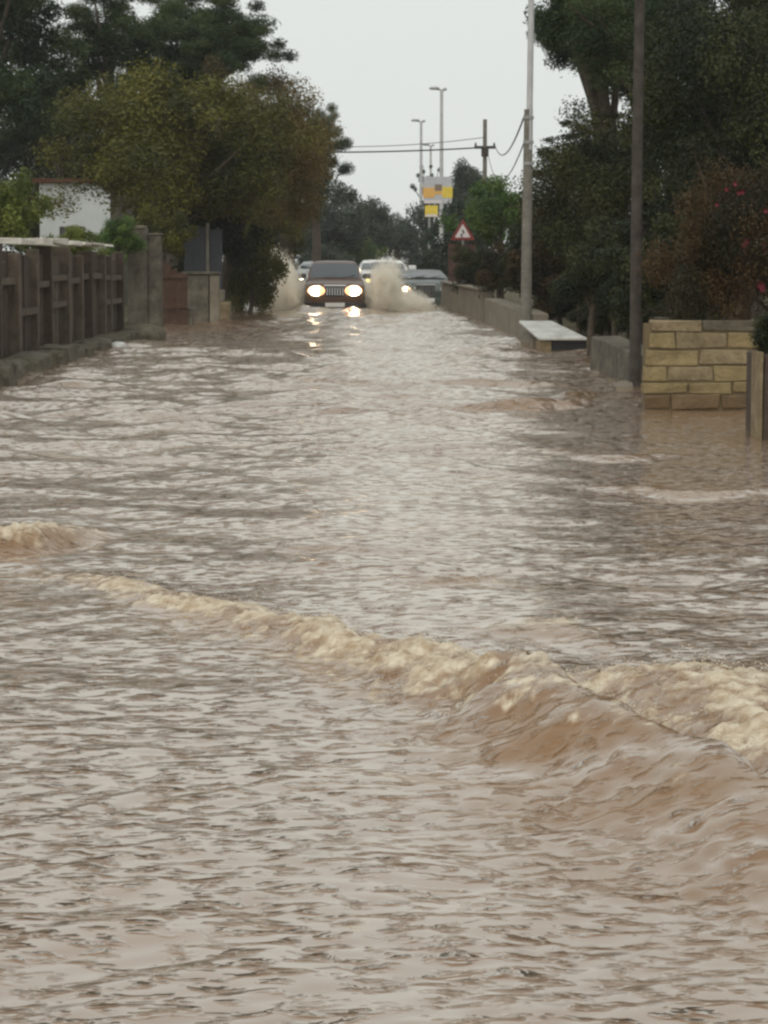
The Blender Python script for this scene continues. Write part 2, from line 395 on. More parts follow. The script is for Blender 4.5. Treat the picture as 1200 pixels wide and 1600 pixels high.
# scattered flecks
fl3 = pnoise(WX * 2.3 + 30, WY * 1.6) + .5 * pnoise(WX * 9, WY * 7)
FO = np.maximum(FO, np.clip((fl3 - .62) * 1.2, 0, .35))
V = np.stack([WX, WY, Z], -1).reshape(-1, 3)
ii = (np.arange(NR - 1)[:, None] * NC + np.arange(NC - 1)[None, :]).ravel()
me = np_mesh('flood_water', V, quads=np.stack([ii, ii + 1, ii + NC + 1, ii + NC], -1), smooth=True)
at = me.attributes.new('churn', 'FLOAT', 'POINT'); at.data.foreach_set('value', CH.astype(np.float32).ravel())
at = me.attributes.new('foam', 'FLOAT', 'POINT'); at.data.foreach_set('value', FO.astype(np.float32).ravel())
wm = bpy.data.materials.new('muddy_water'); wm.use_nodes = True
n = wm.node_tree; b = n.nodes['Principled BSDF']; out = n.nodes['Material Output']
tc = n.nodes.new('ShaderNodeTexCoord')
no = n.nodes.new('ShaderNodeTexNoise'); no.inputs['Scale'].default_value = .7; no.inputs['Detail'].default_value = 5
n.links.new(tc.outputs['Object'], no.inputs['Vector'])
cr = n.nodes.new('ShaderNodeValToRGB')
cr.color_ramp.elements[0].position = .3; cr.color_ramp.elements[0].color = (.165, .095, .052, 1)
cr.color_ramp.elements[1].position = .7; cr.color_ramp.elements[1].color = (.215, .135, .08, 1)
n.links.new(no.outputs[0], cr.inputs[0])
ca = n.nodes.new('ShaderNodeAttribute'); ca.attribute_name = 'churn'           # silt-laden water stirred up by the waves
cm = n.nodes.new('ShaderNodeMixRGB'); n.links.new(ca.outputs['Fac'], cm.inputs[0]); n.links.new(cr.outputs[0], cm.inputs[1]); cm.inputs[2].default_value = (.20, .112, .052, 1)
n.links.new(cm.outputs[0], b.inputs['Base Color'])
b.inputs['Roughness'].default_value = .5; b.inputs['Specular IOR Level'].default_value = 0.0
mp = n.nodes.new('ShaderNodeMapping'); mp.inputs['Scale'].default_value = (.8, 1.3, 1); n.links.new(tc.outputs['Object'], mp.inputs[0])
n1 = n.nodes.new('ShaderNodeTexNoise'); n1.inputs['Scale'].default_value = 14; n1.inputs['Detail'].default_value = 2.2; n1.inputs['Roughness'].default_value = .55; n1.inputs['Distortion'].default_value = .3
n.links.new(mp.outputs[0], n1.inputs['Vector'])
n2 = n.nodes.new('ShaderNodeTexNoise'); n2.inputs['Scale'].default_value = 3.2; n2.inputs['Detail'].default_value = 2
n.links.new(mp.outputs[0], n2.inputs['Vector'])
pw = n.nodes.new('ShaderNodeMapRange'); pw.inputs[1].default_value = .3; pw.inputs[2].default_value = .7; pw.inputs[3].default_value = .35; pw.inputs[4].default_value = 1.0
n.links.new(n2.outputs[0], pw.inputs[0])                      # calmer and rougher patches
pk = n.nodes.new('ShaderNodeMapRange'); pk.inputs[1].default_value = .48; pk.inputs[2].default_value = .82
n.links.new(n1.outputs[0], pk.inputs[0])
pp = n.nodes.new('ShaderNodeMath'); pp.operation = 'POWER'; pp.inputs[1].default_value = 1.7; n.links.new(pk.outputs[0], pp.inputs[0])
ml = n.nodes.new('ShaderNodeMath'); ml.operation = 'MULTIPLY'; n.links.new(pp.outputs[0], ml.inputs[0]); n.links.new(pw.outputs[0], ml.inputs[1])
bu = n.nodes.new('ShaderNodeBump'); bu.inputs['Strength'].default_value = 1.0; bu.inputs['Distance'].default_value = .041
n.links.new(ml.outputs[0], bu.inputs['Height'])
n.links.new(bu.outputs[0], b.inputs['Normal'])
# a wet skin over the mud: reflection rises steeply towards grazing view
gl = n.nodes.new('ShaderNodeBsdfGlossy'); gl.inputs['Color'].default_value = (1, .955, .89, 1); gl.inputs['Roughness'].default_value = .13
n.links.new(bu.outputs[0], gl.inputs['Normal'])
lw = n.nodes.new('ShaderNodeLayerWeight'); lw.inputs[0].default_value = .5; n.links.new(bu.outputs[0], lw.inputs['Normal'])
lp_ = n.nodes.new('ShaderNodeMath'); lp_.operation = 'POWER'; n.links.new(lw.outputs['Facing'], lp_.inputs[0]); lp_.inputs[1].default_value = 2.3
ck = n.nodes.new('ShaderNodeMapRange'); n.links.new(ca.outputs['Fac'], ck.inputs[0]); ck.inputs[3].default_value = .96; ck.inputs[4].default_value = .34
lm_ = n.nodes.new('ShaderNodeMath'); lm_.operation = 'MULTIPLY_ADD'; n.links.new(lp_.outputs[0], lm_.inputs[0]); n.links.new(ck.outputs[0], lm_.inputs[1]); lm_.inputs[2].default_value = .02
wmx = n.nodes.new('ShaderNodeMixShader'); n.links.new(lm_.outputs[0], wmx.inputs[0]); n.links.new(b.outputs[0], wmx.inputs[1]); n.links.new(gl.outputs[0], wmx.inputs[2])
fb = n.nodes.new('ShaderNodeBsdfPrincipled'); fb.inputs['Roughness'].default_value = .7; fb.inputs['Specular IOR Level'].default_value = .25
fn = n.nodes.new('ShaderNodeTexNoise'); fn.inputs['Scale'].default_value = 14; fn.inputs['Detail'].default_value = 9; fn.inputs['Roughness'].default_value = .68
n.links.new(tc.outputs['Object'], fn.inputs['Vector'])
fc = n.nodes.new('ShaderNodeValToRGB'); fc.color_ramp.elements[0].position = .36; fc.color_ramp.elements[0].color = (.32, .22, .12, 1)
fc.color_ramp.elements[1].position = .63; fc.color_ramp.elements[1].color = (.64, .57, .44, 1)
n.links.new(fn.outputs[0], fc.inputs[0]); n.links.new(fc.outputs[0], fb.inputs['Base Color'])
fbu = n.nodes.new('ShaderNodeBump'); fbu.inputs['Strength'].default_value = .45; fbu.inputs['Distance'].default_value = .02
n.links.new(fn.outputs[0], fbu.inputs['Height']); n.links.new(fbu.outputs[0], fb.inputs['Normal'])
fa = n.nodes.new('ShaderNodeAttribute'); fa.attribute_name = 'foam'
fad = n.nodes.new('ShaderNodeMath'); fad.operation = 'MULTIPLY_ADD'; n.links.new(fn.outputs[0], fad.inputs[0]); fad.inputs[1].default_value = 1.5; fad.inputs[2].default_value = -.75
fs = n.nodes.new('ShaderNodeMath'); fs.operation = 'ADD'; n.links.new(fa.outputs['Fac'], fs.inputs[0]); n.links.new(fad.outputs[0], fs.inputs[1])
fr_ = n.nodes.new('ShaderNodeMapRange'); fr_.interpolation_type = 'SMOOTHSTEP'; fr_.inputs[1].default_value = .12; fr_.inputs[2].default_value = .95; fr_.inputs[4].default_value = .9
n.links.new(fs.outputs[0], fr_.inputs[0])
mx = n.nodes.new('ShaderNodeMixShader'); n.links.new(fr_.outputs[0], mx.inputs[0]); n.links.new(wmx.outputs[0], mx.inputs[1]); n.links.new(fb.outputs[0], mx.inputs[2])
n.links.new(mx.outputs[0], out.inputs[0])
me.materials.append(wm)
w = link(bpy.data.objects.new('flood_water', me)); w['kind'] = 'structure'; w['label'] = 'muddy brown flood water streaming over the whole road'

# drops thrown up along the breaking crests
cand = np.argwhere((FO > .55) & (WY < 11))
pick = cand[rng.choice(len(cand), min(2600, len(cand)), replace=False)]
dp = np.stack([WX[pick[:, 0], pick[:, 1]], WY[pick[:, 0], pick[:, 1]], Z[pick[:, 0], pick[:, 1]]], -1)
dp += np.stack([rng.normal(0, .03, len(dp)), rng.normal(0, .03, len(dp)), .004 + rng.exponential(.016, len(dp))], -1)
ds = rng.uniform(.0012, .0038, len(dp))
oc8 = np.array([(1, 0, 0), (-1, 0, 0), (0, 1, 0), (0, -1, 0), (0, 0, 1), (0, 0, -1)])
tf8 = np.array([(0, 2, 4), (2, 1, 4), (1, 3, 4), (3, 0, 4), (2, 0, 5), (1, 2, 5), (3, 1, 5), (0, 3, 5)])
me = np_mesh('wave_droplets', (dp[:, None, :] + oc8[None] * ds[:, None, None]).reshape(-1, 3), tris=(np.arange(len(dp))[:, None, None] * 6 + tf8[None]).reshape(-1, 3), smooth=True)
me.materials.append(mat('wave_drops', (.62, .54, .42), .2, .5))
o = link(bpy.data.objects.new('wave_droplets', me)); o['kind'] = 'stuff'; o['label'] = 'fine drops flying off the breaking brown wave'

# ------------------------------------------------------------------ foliage
def leaves(name, cen, nor, size, asp, tint, droop=0.0):
    N = len(cen)
    up = rng.normal(size=(N, 3)); up[:, 2] -= droop
    a = np.cross(nor, up); a /= np.linalg.norm(a, axis=1, keepdims=True) + 1e-9
    bdir = np.cross(a, nor); bdir /= np.linalg.norm(bdir, axis=1, keepdims=True) + 1e-9
    L = size[:, None]; Wd = L * asp
    v = np.stack([cen - bdir * L * .5, cen + a * Wd * .5 - bdir * L * .05 + nor * L * .08, cen + bdir * L * .5, cen - a * Wd * .5 - bdir * L * .05 + nor * L * .08], 1)
    me = np_mesh(name, v.reshape(-1, 3), quads=np.arange(N * 4).reshape(-1, 4))
    at = me.attributes.new('tint', 'FLOAT', 'POINT'); at.data.foreach_set('value', np.repeat(tint, 4).astype(np.float32))
    return me
def crown_mesh(name, nclump, nleaf, lsize, asp, kind='broad', shell=(.45, .95), cr_=(.16, .32), flat=1.0, lumpy=.22):
    """a crown of about unit radius: leaf clumps scattered over an uneven volume"""
    cs = []
    ph = rng.uniform(0, 6.28, 6)
    while len(cs) < nclump:
        dv = rng.normal(size=3); dv /= np.linalg.norm(dv)
        if dv[2] < -.75: continue
        az = math.atan2(dv[1], dv[0])
        lob = 1 + lumpy * math.sin(3 * az + ph[0]) * math.sin(2.3 * dv[2] * 3 + ph[1]) + lumpy * .7 * math.sin(5 * az + ph[2] + 4 * dv[2])
        r = rng.uniform(*shell) * lob
        cs.append((dv * r, rng.uniform(*cr_)))
    cw = np.array([c[1] ** 2 for c in cs]); cw /= cw.sum()
    which = rng.choice(len(cs), nleaf, p=cw)
    C = np.array([c[0] for c in cs])[which]; RR = np.array([c[1] for c in cs])[which]
    dv = rng.normal(size=(nleaf, 3)); dv /= np.linalg.norm(dv, axis=1, keepdims=True)
    rad = RR * (rng.uniform(0, 1, nleaf) ** .55)
    pos = C + dv * rad[:, None] * np.array([1, 1, flat])
    pos += rng.normal(size=(nleaf, 3)) * .02
    nor = dv * .6 + rng.normal(size=(nleaf, 3)) * .7 + np.array([0, 0, .35]); nor /= np.linalg.norm(nor, axis=1, keepdims=True)
    ct = rng.uniform(.08, .92, len(cs))
    tint = np.clip(ct[which] + rng.normal(0, .09, nleaf), 0, 1)
    me = leaves(name, pos, nor, lsize * rng.uniform(.6, 1.3, nleaf), asp, tint)
    me['clumps'] = 1
    return me, [c[0] for c in cs]
CROWN = {
    'broad': [crown_mesh('broad_crown', 90, 72000, .031, .6) for _ in range(2)],
    'bush': [crown_mesh('bush_crown', 46, 16000, .070, .55, shell=(.35, .9)) for _ in range(3)],
    'pine': [crown_mesh('pine_crown', 70, 44000, .060, .22, shell=(.35, .98), cr_=(.13, .25), flat=.6, lumpy=.3) for _ in range(2)],
    'loose': [crown_mesh('loose_crown', 40, 12000, .060, .4, shell=(.3, 1.05), cr_=(.09, .2), flat=.7, lumpy=.35) for _ in range(2)],
}
tcount = 0
def tree(name, label, cat, kind, c, rad, m, base_z=0.0, trunk_r=.14, group=None, rz=None, trunk_xy=None, var=None, limbs=9):
    """c: crown centre (world), rad: (rx, ry, rz)"""
    global tcount; tcount += 1
    tx, ty = trunk_xy if trunk_xy else (c[0] + random.uniform(-.1, .1) * rad[0], c[1] + random.uniform(-.1, .1) * rad[1])
    root = empty(name, (tx, ty, base_z)); tag(root, label, cat, group)
    vs = CROWN[kind]; me, cl = vs[(tcount if var is None else var) % len(vs)]
    co = bpy.data.objects.new('crown', me); link(co, root)
    ang = random.uniform(0, 6.28) if rz is None else rz
    co.location = (c[0] - tx, c[1] - ty, c[2] - base_z); co.scale = rad; co.rotation_euler = (0, 0, ang)
    if not me.materials: me.materials.append(m)
    co.material_slots[0].link = 'OBJECT'; co.material_slots[0].material = m
    mb = MB()
    top = Vector((c[0] - tx, c[1] - ty, c[2] - base_z - rad[2] * .15))
    bend = Vector((random.uniform(-.12, .12) * rad[0], random.uniform(-.1, .1), 0))
    mb.tube([(0, 0, -.35), top * .35 + bend, top * .7 + bend * .7, top], [trunk_r * 1.25, trunk_r, trunk_r * .8, trunk_r * .55], 8)
    rot = Matrix.Rotation(ang, 3, 'Z')
    for q in random.sample(range(len(cl)), min(limbs, len(cl))):
        e = rot @ Vector(cl[q]); e = Vector((e.x * rad[0], e.y * rad[1], e.z * rad[2])) + Vector(co.location)
        s0 = top * random.uniform(.55, .95) + bend * .6
        midp = (s0 + e) * .5 + Vector((0, 0, -.06 * rad[2]))
        mb.tube([s0, midp, e], [trunk_r * .45, trunk_r * .3, trunk_r * .1], 6)
    mb.build('trunk', M['bark'], root, smooth=40)
    return root
def tp(px, py, ppm): return P(px, py, F / ppm)

# left side
tree('pine_tree', 'tall dark pine filling the upper left corner, sky showing through its gaps', 'tree', 'pine', tp(-30, 60, 58), (3.1, 3, 3.6), M['pine'], trunk_r=.22)
tree('pine_tree', 'tall dark pine rising behind the broad olive-brown tree on the left', 'tree', 'pine', tp(265, 85, 52), (2.9, 3, 2.3), M['pine'], trunk_r=.24)
tree('pine_tree', 'rounded dark pine top at the right end of the left tree mass', 'tree', 'pine', tp(345, 75, 56), (1.35, 1.8, 1.75), M['pine'], trunk_r=.2, trunk_xy=(-6.2, 72))
tree('pine_tree', 'dark pine crown high above the white house', 'tree', 'pine', tp(170, 75, 55), (1.75, 2, 1.7), M['pine'], trunk_r=.2)
tree('pine_tree', 'dark pine crown between the corner pine and the white house', 'tree', 'pine', tp(100, 185, 50), (2.2, 2.5, 1.35), M['pine'], trunk_r=.2)
tree('broadleaf_tree', 'broad olive-brown tree leaning over the left side of the road', 'tree', 'broad', tp(270, 235, 66), (2.85, 3.2, 2.1), M['olive'], trunk_r=.2, trunk_xy=(-5.6, 60))
tree('broadleaf_tree', 'rusty brown crown at the road edge right of the olive-brown tree', 'tree', 'broad', tp(400, 245, 62), (1.45, 1.9, 2.15), M['brownish'], trunk_r=.15, trunk_xy=(-4.6, 66))
tree('shrub', 'drooping olive shrub beside the gate pillars, reaching down to the water', 'shrub', 'bush', tp(390, 415, 60), (.9, 1.2, 1.45), M['olive'], trunk_r=.06)
tree('shrub', 'dark low bush at the water line left of the first spray plume', 'shrub', 'bush', tp(378, 452, 59), (.55, .7, .62), M['dark'], trunk_r=.04)
tree('broadleaf_tree', 'dark leafy tree closing the left verge behind the spray', 'tree', 'bush', tp(425, 345, 46), (1.5, 1.5, 1.75), M['olive'], trunk_r=.1)
tree('shrub', 'dark shrub under the big trees right behind the grey gate post', 'shrub', 'bush', tp(335, 360, 63), (1.0, 1.2, 1.5), M['dark'], trunk_r=.06)
tree('pine_tree', 'dark pine with a knobbly crown next along the left side of the road', 'tree', 'pine', tp(488, 235, 39), (1.45, 2, 1.9), M['pine'], trunk_r=.18)
tree('pine_tree', 'small pine tuft between the rusty tree and the knobbly pine', 'tree', 'loose', tp(440, 225, 44), (1.3, 1.6, 1.5), M['olive'], trunk_r=.13)
tree('broadleaf_tree', 'dense dull green tree filling the canopy between the rusty tree and the knobbly pine', 'tree', 'bush', tp(462, 270, 41), (1.55, 1.7, 1.9), M['pine'], trunk_r=.12)
for i, (px, py, ppm, r_, rz_, lab) in enumerate((
        (440, 355, 30, 2.3, 2.7, 'dark far tree behind the first spray plume'),
        (515, 348, 27, 2.6, 2.7, 'dark rounded far tree above the bronze car'),
        (580, 362, 25, 2.1, 2.4, 'dark far tree where the road seems to end'),
        (622, 372, 24, 1.7, 1.6, 'low far tree left of the yellow and white board'),
        (690, 350, 26, 1.9, 2.6, 'far grey-green tree behind the yellow and white board'),
        (668, 292, 23, 1.0, 1.4, 'small dark tree top just left of the yellow and white board'),
        (475, 385, 24, 2.4, 1.7, 'low dark far tree filling the gap behind the bronze car'),
        (555, 390, 22, 2.2, 1.5, 'low dark far tree at the vanishing point of the road'),
        (640, 395, 23, 2.0, 1.6, 'low dark far tree behind the parked dark car'),
        (730, 300, 30, 1.6, 1.7, 'dark tree top right of the yellow and white board'))):
    tree('far_tree', lab, 'tree', 'bush' if i not in (5,) else 'loose', tp(px, py, ppm), (r_, r_, rz_), M['pine_far'], trunk_r=.15, group='trees at the far end of the road')
tree('shrub', 'rounded pale green shrub at the far bend above the white car', 'shrub', 'bush', tp(572, 398, 27), (1.35, 1.3, 1.15), M['mid'], trunk_r=.06)
tree('shrub', 'low dull shrub at the far bend left of the pale green one', 'shrub', 'bush', tp(500, 405, 28), (1.7, 1.3, .95), M['pine_far'], trunk_r=.06)
tree('shrub', 'yellow-green garden bush behind the fence at the left picture edge', 'shrub', 'bush', tp(-8, 340, 92), (.85, .9, 1.0), M['fresh'], trunk_r=.06)
tree('shrub', 'low green hedge bush behind the fence, below the white house', 'shrub', 'bush', tp(110, 388, 82), (.62, .7, .50), M['fresh'], trunk_r=.05)
tree('shrub', 'darker green hedge bush behind the fence near the tall gate pillar', 'shrub', 'bush', tp(185, 375, 78), (.55, .7, .55), M['mid'], trunk_r=.05)
tree('shrub', 'dark bush behind the tall gate pillar', 'shrub', 'bush', tp(250, 372, 70), (.75, .8, .75), M['olive'], trunk_r=.05)

# right side
tree('pine_tree', 'big dark pine crown hanging into the upper right over the wooden poles', 'tree', 'pine', tp(985, 5, 74), (1.95, 2.2, 2.1), M['pine'], trunk_r=.2, trunk_xy=(6.2, 55))
tree('pine_tree', 'dark pine farther right behind the flowering shrub', 'tree', 'pine', tp(1180, 60, 74), (2.6, 2.4, 2.5), M['dark'], trunk_r=.2)
tree('pine_tree', 'dense pine bough at the left end of the right-hand tree mass', 'tree', 'pine', tp(935, 60, 78), (1.2, 1.4, 1.35), M['pine'], trunk_r=.16, trunk_xy=(5.4, 53))
tree('broadleaf_tree', 'dense dark canopy closing the top right between the pine boughs', 'tree', 'broad', tp(1010, 60, 82), (1.75, 1.5, 1.25), M['pine'], trunk_r=.16, trunk_xy=(6.6, 50))
tree('broadleaf_tree', 'dark canopy edge hanging over the tall two-part pole', 'tree', 'bush', tp(905, 20, 80), (.72, 1.0, 1.0), M['pine'], trunk_r=.12, trunk_xy=(5.0, 51))
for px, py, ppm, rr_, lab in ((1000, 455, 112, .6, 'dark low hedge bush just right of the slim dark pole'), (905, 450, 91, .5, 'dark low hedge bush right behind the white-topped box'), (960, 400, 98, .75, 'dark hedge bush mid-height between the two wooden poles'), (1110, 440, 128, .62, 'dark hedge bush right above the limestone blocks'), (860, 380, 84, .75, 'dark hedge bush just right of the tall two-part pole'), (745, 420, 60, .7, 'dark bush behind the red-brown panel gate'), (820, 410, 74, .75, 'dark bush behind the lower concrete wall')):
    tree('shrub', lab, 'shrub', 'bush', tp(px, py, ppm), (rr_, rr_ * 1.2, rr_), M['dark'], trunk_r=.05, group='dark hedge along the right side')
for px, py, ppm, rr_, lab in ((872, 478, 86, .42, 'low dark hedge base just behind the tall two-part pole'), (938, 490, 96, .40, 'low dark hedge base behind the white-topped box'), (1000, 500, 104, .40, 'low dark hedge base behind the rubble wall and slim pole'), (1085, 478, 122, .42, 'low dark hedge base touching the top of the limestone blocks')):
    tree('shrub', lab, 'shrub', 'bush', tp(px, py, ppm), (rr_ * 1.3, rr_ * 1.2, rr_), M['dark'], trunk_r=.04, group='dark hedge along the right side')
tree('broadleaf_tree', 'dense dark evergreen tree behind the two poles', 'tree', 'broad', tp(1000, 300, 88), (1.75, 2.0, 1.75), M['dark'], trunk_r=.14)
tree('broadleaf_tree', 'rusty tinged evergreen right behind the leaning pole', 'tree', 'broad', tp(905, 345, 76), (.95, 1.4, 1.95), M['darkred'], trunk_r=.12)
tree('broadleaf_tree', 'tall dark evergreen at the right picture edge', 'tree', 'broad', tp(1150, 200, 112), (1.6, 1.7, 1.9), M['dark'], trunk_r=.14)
tree('broadleaf_tree', 'loose branching tree reaching left below the pine crown', 'tree', 'loose', tp(935, 235, 84), (1.05, 1.2, .65), M['darkred'], trunk_r=.1)
fl_sh = tree('flowering_shrub', 'dark shrub with a few pink flowers above the limestone block wall', 'shrub', 'broad', tp(1160, 390, 150), (.95, .9, 1.0), M['darkred'], trunk_r=.06)
tree('shrub', 'dark hedge shrub above the limestone block wall, left of the flowers', 'shrub', 'bush', tp(1050, 420, 135), (.62, .8, .75), M['dark'], trunk_r=.05)
tree('shrub', 'dark hedge shrub between the two wooden poles', 'shrub', 'bush', tp(930, 440, 108), (.62, .8, .62), M['dark'], trunk_r=.05)
tree('shrub', 'rusty low hedge shrub behind the concrete wall panels', 'shrub', 'bush', tp(850, 440, 88), (.60, .9, .72), M['darkred'], trunk_r=.05)
tree('broadleaf_tree', 'bright green tree beside the warning sign', 'tree', 'bush', tp(785, 338, 58), (1.0, 1.5, 1.25), M['mid'], trunk_r=.1)
tree('broadleaf_tree', 'dull green tree behind the warning sign', 'tree', 'bush', tp(735, 365, 46), (1.1, 1.5, 1.5), M['pine_far'], trunk_r=.1)
tree('shrub', 'brownish shrub behind the far end of the concrete wall', 'shrub', 'bush', tp(785, 430, 68), (.8, 1.0, .75), M['darkred'], trunk_r=.05)
tree('shrub', 'dark shrub on the verge left of the red-brown panel', 'shrub', 'bush', tp(680, 425, 45), (.9, 1.0, .95), M['pine_far'], trunk_r=.05)
# background evergreens that close the gardens off
tree('broadleaf_tree', 'large evergreen deep in the right-hand garden', 'tree', 'broad', Vector((10.5, 62, 4.0)), (4.2, 3.5, 4.2), M['dark'], trunk_r=.2)
tree('broadleaf_tree', 'large evergreen in the garden behind the white house', 'tree', 'broad', Vector((-12.5, 92, 4.0)), (4.0, 3.5, 4.0), M['dark'], trunk_r=.2)
tree('broadleaf_tree', 'evergreen behind the gate pillars on the left', 'tree', 'broad', Vector((-7.2, 80, 3.0)), (2.6, 2.5, 3.2), M['dark'], trunk_r=.16)

# pink flowers: parts of the flowering shrub
def flower_mesh():
    mb = MB()
    for k in range(6):
        a = k * math.pi / 3 + .2; r = .045
        c_ = Vector((math.cos(a) * .03, math.sin(a) * .03, .005 * (k % 2)))
        t_ = Vector((math.cos(a), math.sin(a), .35)); s_ = Vector((-math.sin(a), math.cos(a), 0))
        mb.add([c_ - t_ * .03, c_ + s_ * .02, c_ + t_ * r, c_ - s_ * .02], [(0, 1, 2, 3)])
    return mb
fproto = None
for (px, py, s_) in ((1148, 288, 1.0), (1160, 300, 1.0), (1166, 378, 1.3), (1162, 384, 1.0), (1192, 380, 1.5), (1196, 392, 1.2), (1188, 446, 1.7), (1191, 452, 1.3), (1120, 320, .8), (1135, 296, .9), (1196, 330, 1.0), (1154, 302, .9)):
    q = P(px, py, F / 150 - .85)
    if fproto is None:
        o = flower_mesh().build('flower', M['flower'], fl_sh); fproto = o
    else:
        o = link(bpy.data.objects.new('flower', fproto.data), fl_sh)
    o.location = q - fl_sh.location; o.scale = (s_ * .42, s_ * .42, s_ * .42)
    o.rotation_euler = (R(random.uniform(50, 110)), random.uniform(-.5, .5), random.uniform(-.6, .6))

# ------------------------------------------------------------------ left fence
FX = -4.78
fence = tag(empty('garden_fence', (FX, 38, 0)), 'weathered brown fence of posts and boards with pale capping, left of the road', 'fence')
y0, y1 = 20.0, 46.2
ny_ = 16
py_ = [y0 + (y1 - y0) * k / ny_ + (random.uniform(-.3, .3) if 0 < k < ny_ else 0) for k in range(ny_ + 1)]
for k, yv in enumerate(py_):
    wdt = random.uniform(.085, .13); hh = 1.54 + random.uniform(-.10, .05)
    mb = MB().box(-wdt, wdt + random.uniform(-.02, .05), yv - 38 - .10, yv - 38 + .10, -.3, hh, .008)
    mb.build('post', M['fence_mid'] if k % 3 != 1 else M['fence_dark'], fence, bevel=.012)
    if k < ny_:
        ya, yb = yv + .105, py_[k + 1] - .105
        nb_ = 5
        for q in range(nb_):
            a_ = ya + (yb - ya) * q / nb_; b_ = ya + (yb - ya) * (q + 1) / nb_ - .022
            MB().box(-.045, -.012 + random.uniform(-.008, .012), a_ - 38, b_ - 38, .14 + random.uniform(-.06, .05), 1.48 + random.uniform(-.12, .04), .012).build('board', random.choice([M['fence_dark'], M['fence_dark'], M['fence_mid']]), fence)
        for zr in ((.66, 1.06) if k not in (9, 12, 13) else (1.06,)):
            if random.random() < .12: continue
            zr += random.uniform(-.05, .05)
            MB().box(.015, .075, ya - 38 + .003, yb - 38 - .003, zr, zr + .085, .004).build('rail', M['fence_mid'], fence)
        if random.random() < .8 or k in (6, 9):
            MB().box(-.17, .14 + random.uniform(-.03, .04), yv - 38 + random.uniform(.03, .2), py_[k + 1] - 38 - random.uniform(.05, .5), 1.59 + random.uniform(0, .035), 1.645 + random.uniform(0, .05), .02).build('cap_slab', M['pale'], fence, bevel=.01)
# kerb of rough stones in front of the fence
kerb = tag(empty('stone_kerb', (-4.4, 34, 0)), 'rough dark kerb of mossy stones along the foot of the fence', 'kerb')
def rock(name, m, parent, loc, sx, sy, sz, seed, smooth=50, rnd=.72, jt=.09):
    bm = bmesh.new(); bmesh.ops.create_cube(bm, size=2); bmesh.ops.subdivide_edges(bm, edges=bm.edges[:], cuts=2, use_grid_fill=True)
    r_ = random.Random(seed)
    for v in bm.verts:
        p = v.co.copy(); l = p.length
        p = p.lerp(p.normalized() * 1.2, rnd)
        p += Vector([r_.uniform(-jt, jt) for _ in range(3)])
        v.co = Vector((p.x * sx, p.y * sy, p.z * sz))
    me = bpy.data.meshes.new(name); bm.to_mesh(me); bm.free()
    me.polygons.foreach_set('use_smooth', np.ones(len(me.polygons), bool)); me.set_sharp_from_angle(angle=R(smooth))
    me.materials.append(m)
    o = bpy.data.objects.new(name, me); o.location = loc; return link(o, parent)
yv = 21.0; k = 0
while yv < 46:
    L = random.uniform(.55, 1.15)
    hh = .20 if yv < 36 else .14
    xk = np.interp(yv, [21, 27, 34, 40, 47], [-4.22, -4.38, -4.42, -4.40, -4.30])
    rock('kerb_stone', random.choice([M['old_stone'], M['mossy'], M['mossy']]), kerb, (xk + 4.4 - .12 + random.uniform(-.05, .05), yv + L / 2 - 34, hh - .27 + random.uniform(-.03, .03)), .26, L * .52, .27, 100 + k, 28, .28, .15)
    yv += L + random.uniform(-.05, .06); k += 1
q = G(186, 546)
tag(rock('pale_stone', M['white_slab'], None, (q.x - .02, q.y + .1, .0), .12, .3, .11, 5), 'pale white stone at the foot of the fence kerb', 'stone')
q = G(222, 530)
tag(rock('mossy_rock', M['mossy'], None, (q.x, q.y + .3, .02), .36, .6, .22, 9), 'long mossy rock lying in the water below the tall gate pillar', 'rock')
q = G(288, 508)
tag(MB().box(-.085, .085, -.12, .12, -.3, .36, .015).build('bollard_stone', M['old_stone'], None, bevel=.015), 'small upright grey stone in front of the red-brown gate', 'stone').location = (q.x + .08, q.y + .2, 0)

# gate pillars, gates (left)
D = F / 77
pl = tag(empty('gate_pillar', (0, 0, 0)), 'tall grey-brown gate pillar with a stepped top at the end of the fence', 'pillar')
a = P(200, 510, D); b_ = P(252, 510, D)
pl.location = (a.x, D, 0)
MB().box(0, .40, 0, .45, -.3, 2.02, .01).build('shaft', M['old_stone'], pl, bevel=.02)
MB().box(.405, .68, .05, .42, -.3, 1.88, .01).build('side_shaft', M['old_stone'], pl, bevel=.02)
MB().box(-.02, .36, -.03, .47, 2.023, 2.075, .012).build('cap', M['concrete'], pl, bevel=.01)
MB().box(.408, .70, .02, .44, 1.883, 1.925, .01).build('side_cap', M['concrete'], pl, bevel=.01)
D = F / 73
gt = tag(empty('wooden_gate', (P(252, 500, D).x, D, 0)), 'low red-brown boarded gate between the tall and the short gate pillar', 'gate')
for k in range(5):
    MB().box(k * .115, k * .115 + .105, 0, .035, -.2, 1.30 - .06 * k + random.uniform(-.03, .03), .004).build('board', M['gate_red'], gt)
for z in (.35, 1.0):
    MB().box(0, .57, -.035, -.003, z, z + .09).build('rail', M['gate_red'], gt)
D = F / 70
p2 = tag(empty('gate_wall', (P(283, 500, D).x, D, 0)), 'short grey-brown wall with a slab top right of the red-brown gate', 'wall')
MB().box(0, .62, 0, .5, -.3, 1.06, .01).build('wall_body', M['old_stone'], p2, bevel=.02)
MB().box(.02, .86, -.05, .55, 1.063, 1.12, .01).build('coping', M['old_stone'], p2, bevel=.01)
MB().box(.625, .84, .03, .46, -.3, 1.058, .01).build('side_pier', M['concrete'], p2, bevel=.02)
D = F / 67
st = tag(empty('stone_base', (P(330, 490, D).x, D, 0)), 'squat tan stone block at the water line by the drooping shrub', 'stone')
MB().box(0, .42, 0, .5, -.3, .42, .02).build('block', M['limestone3'], st, bevel=.03)
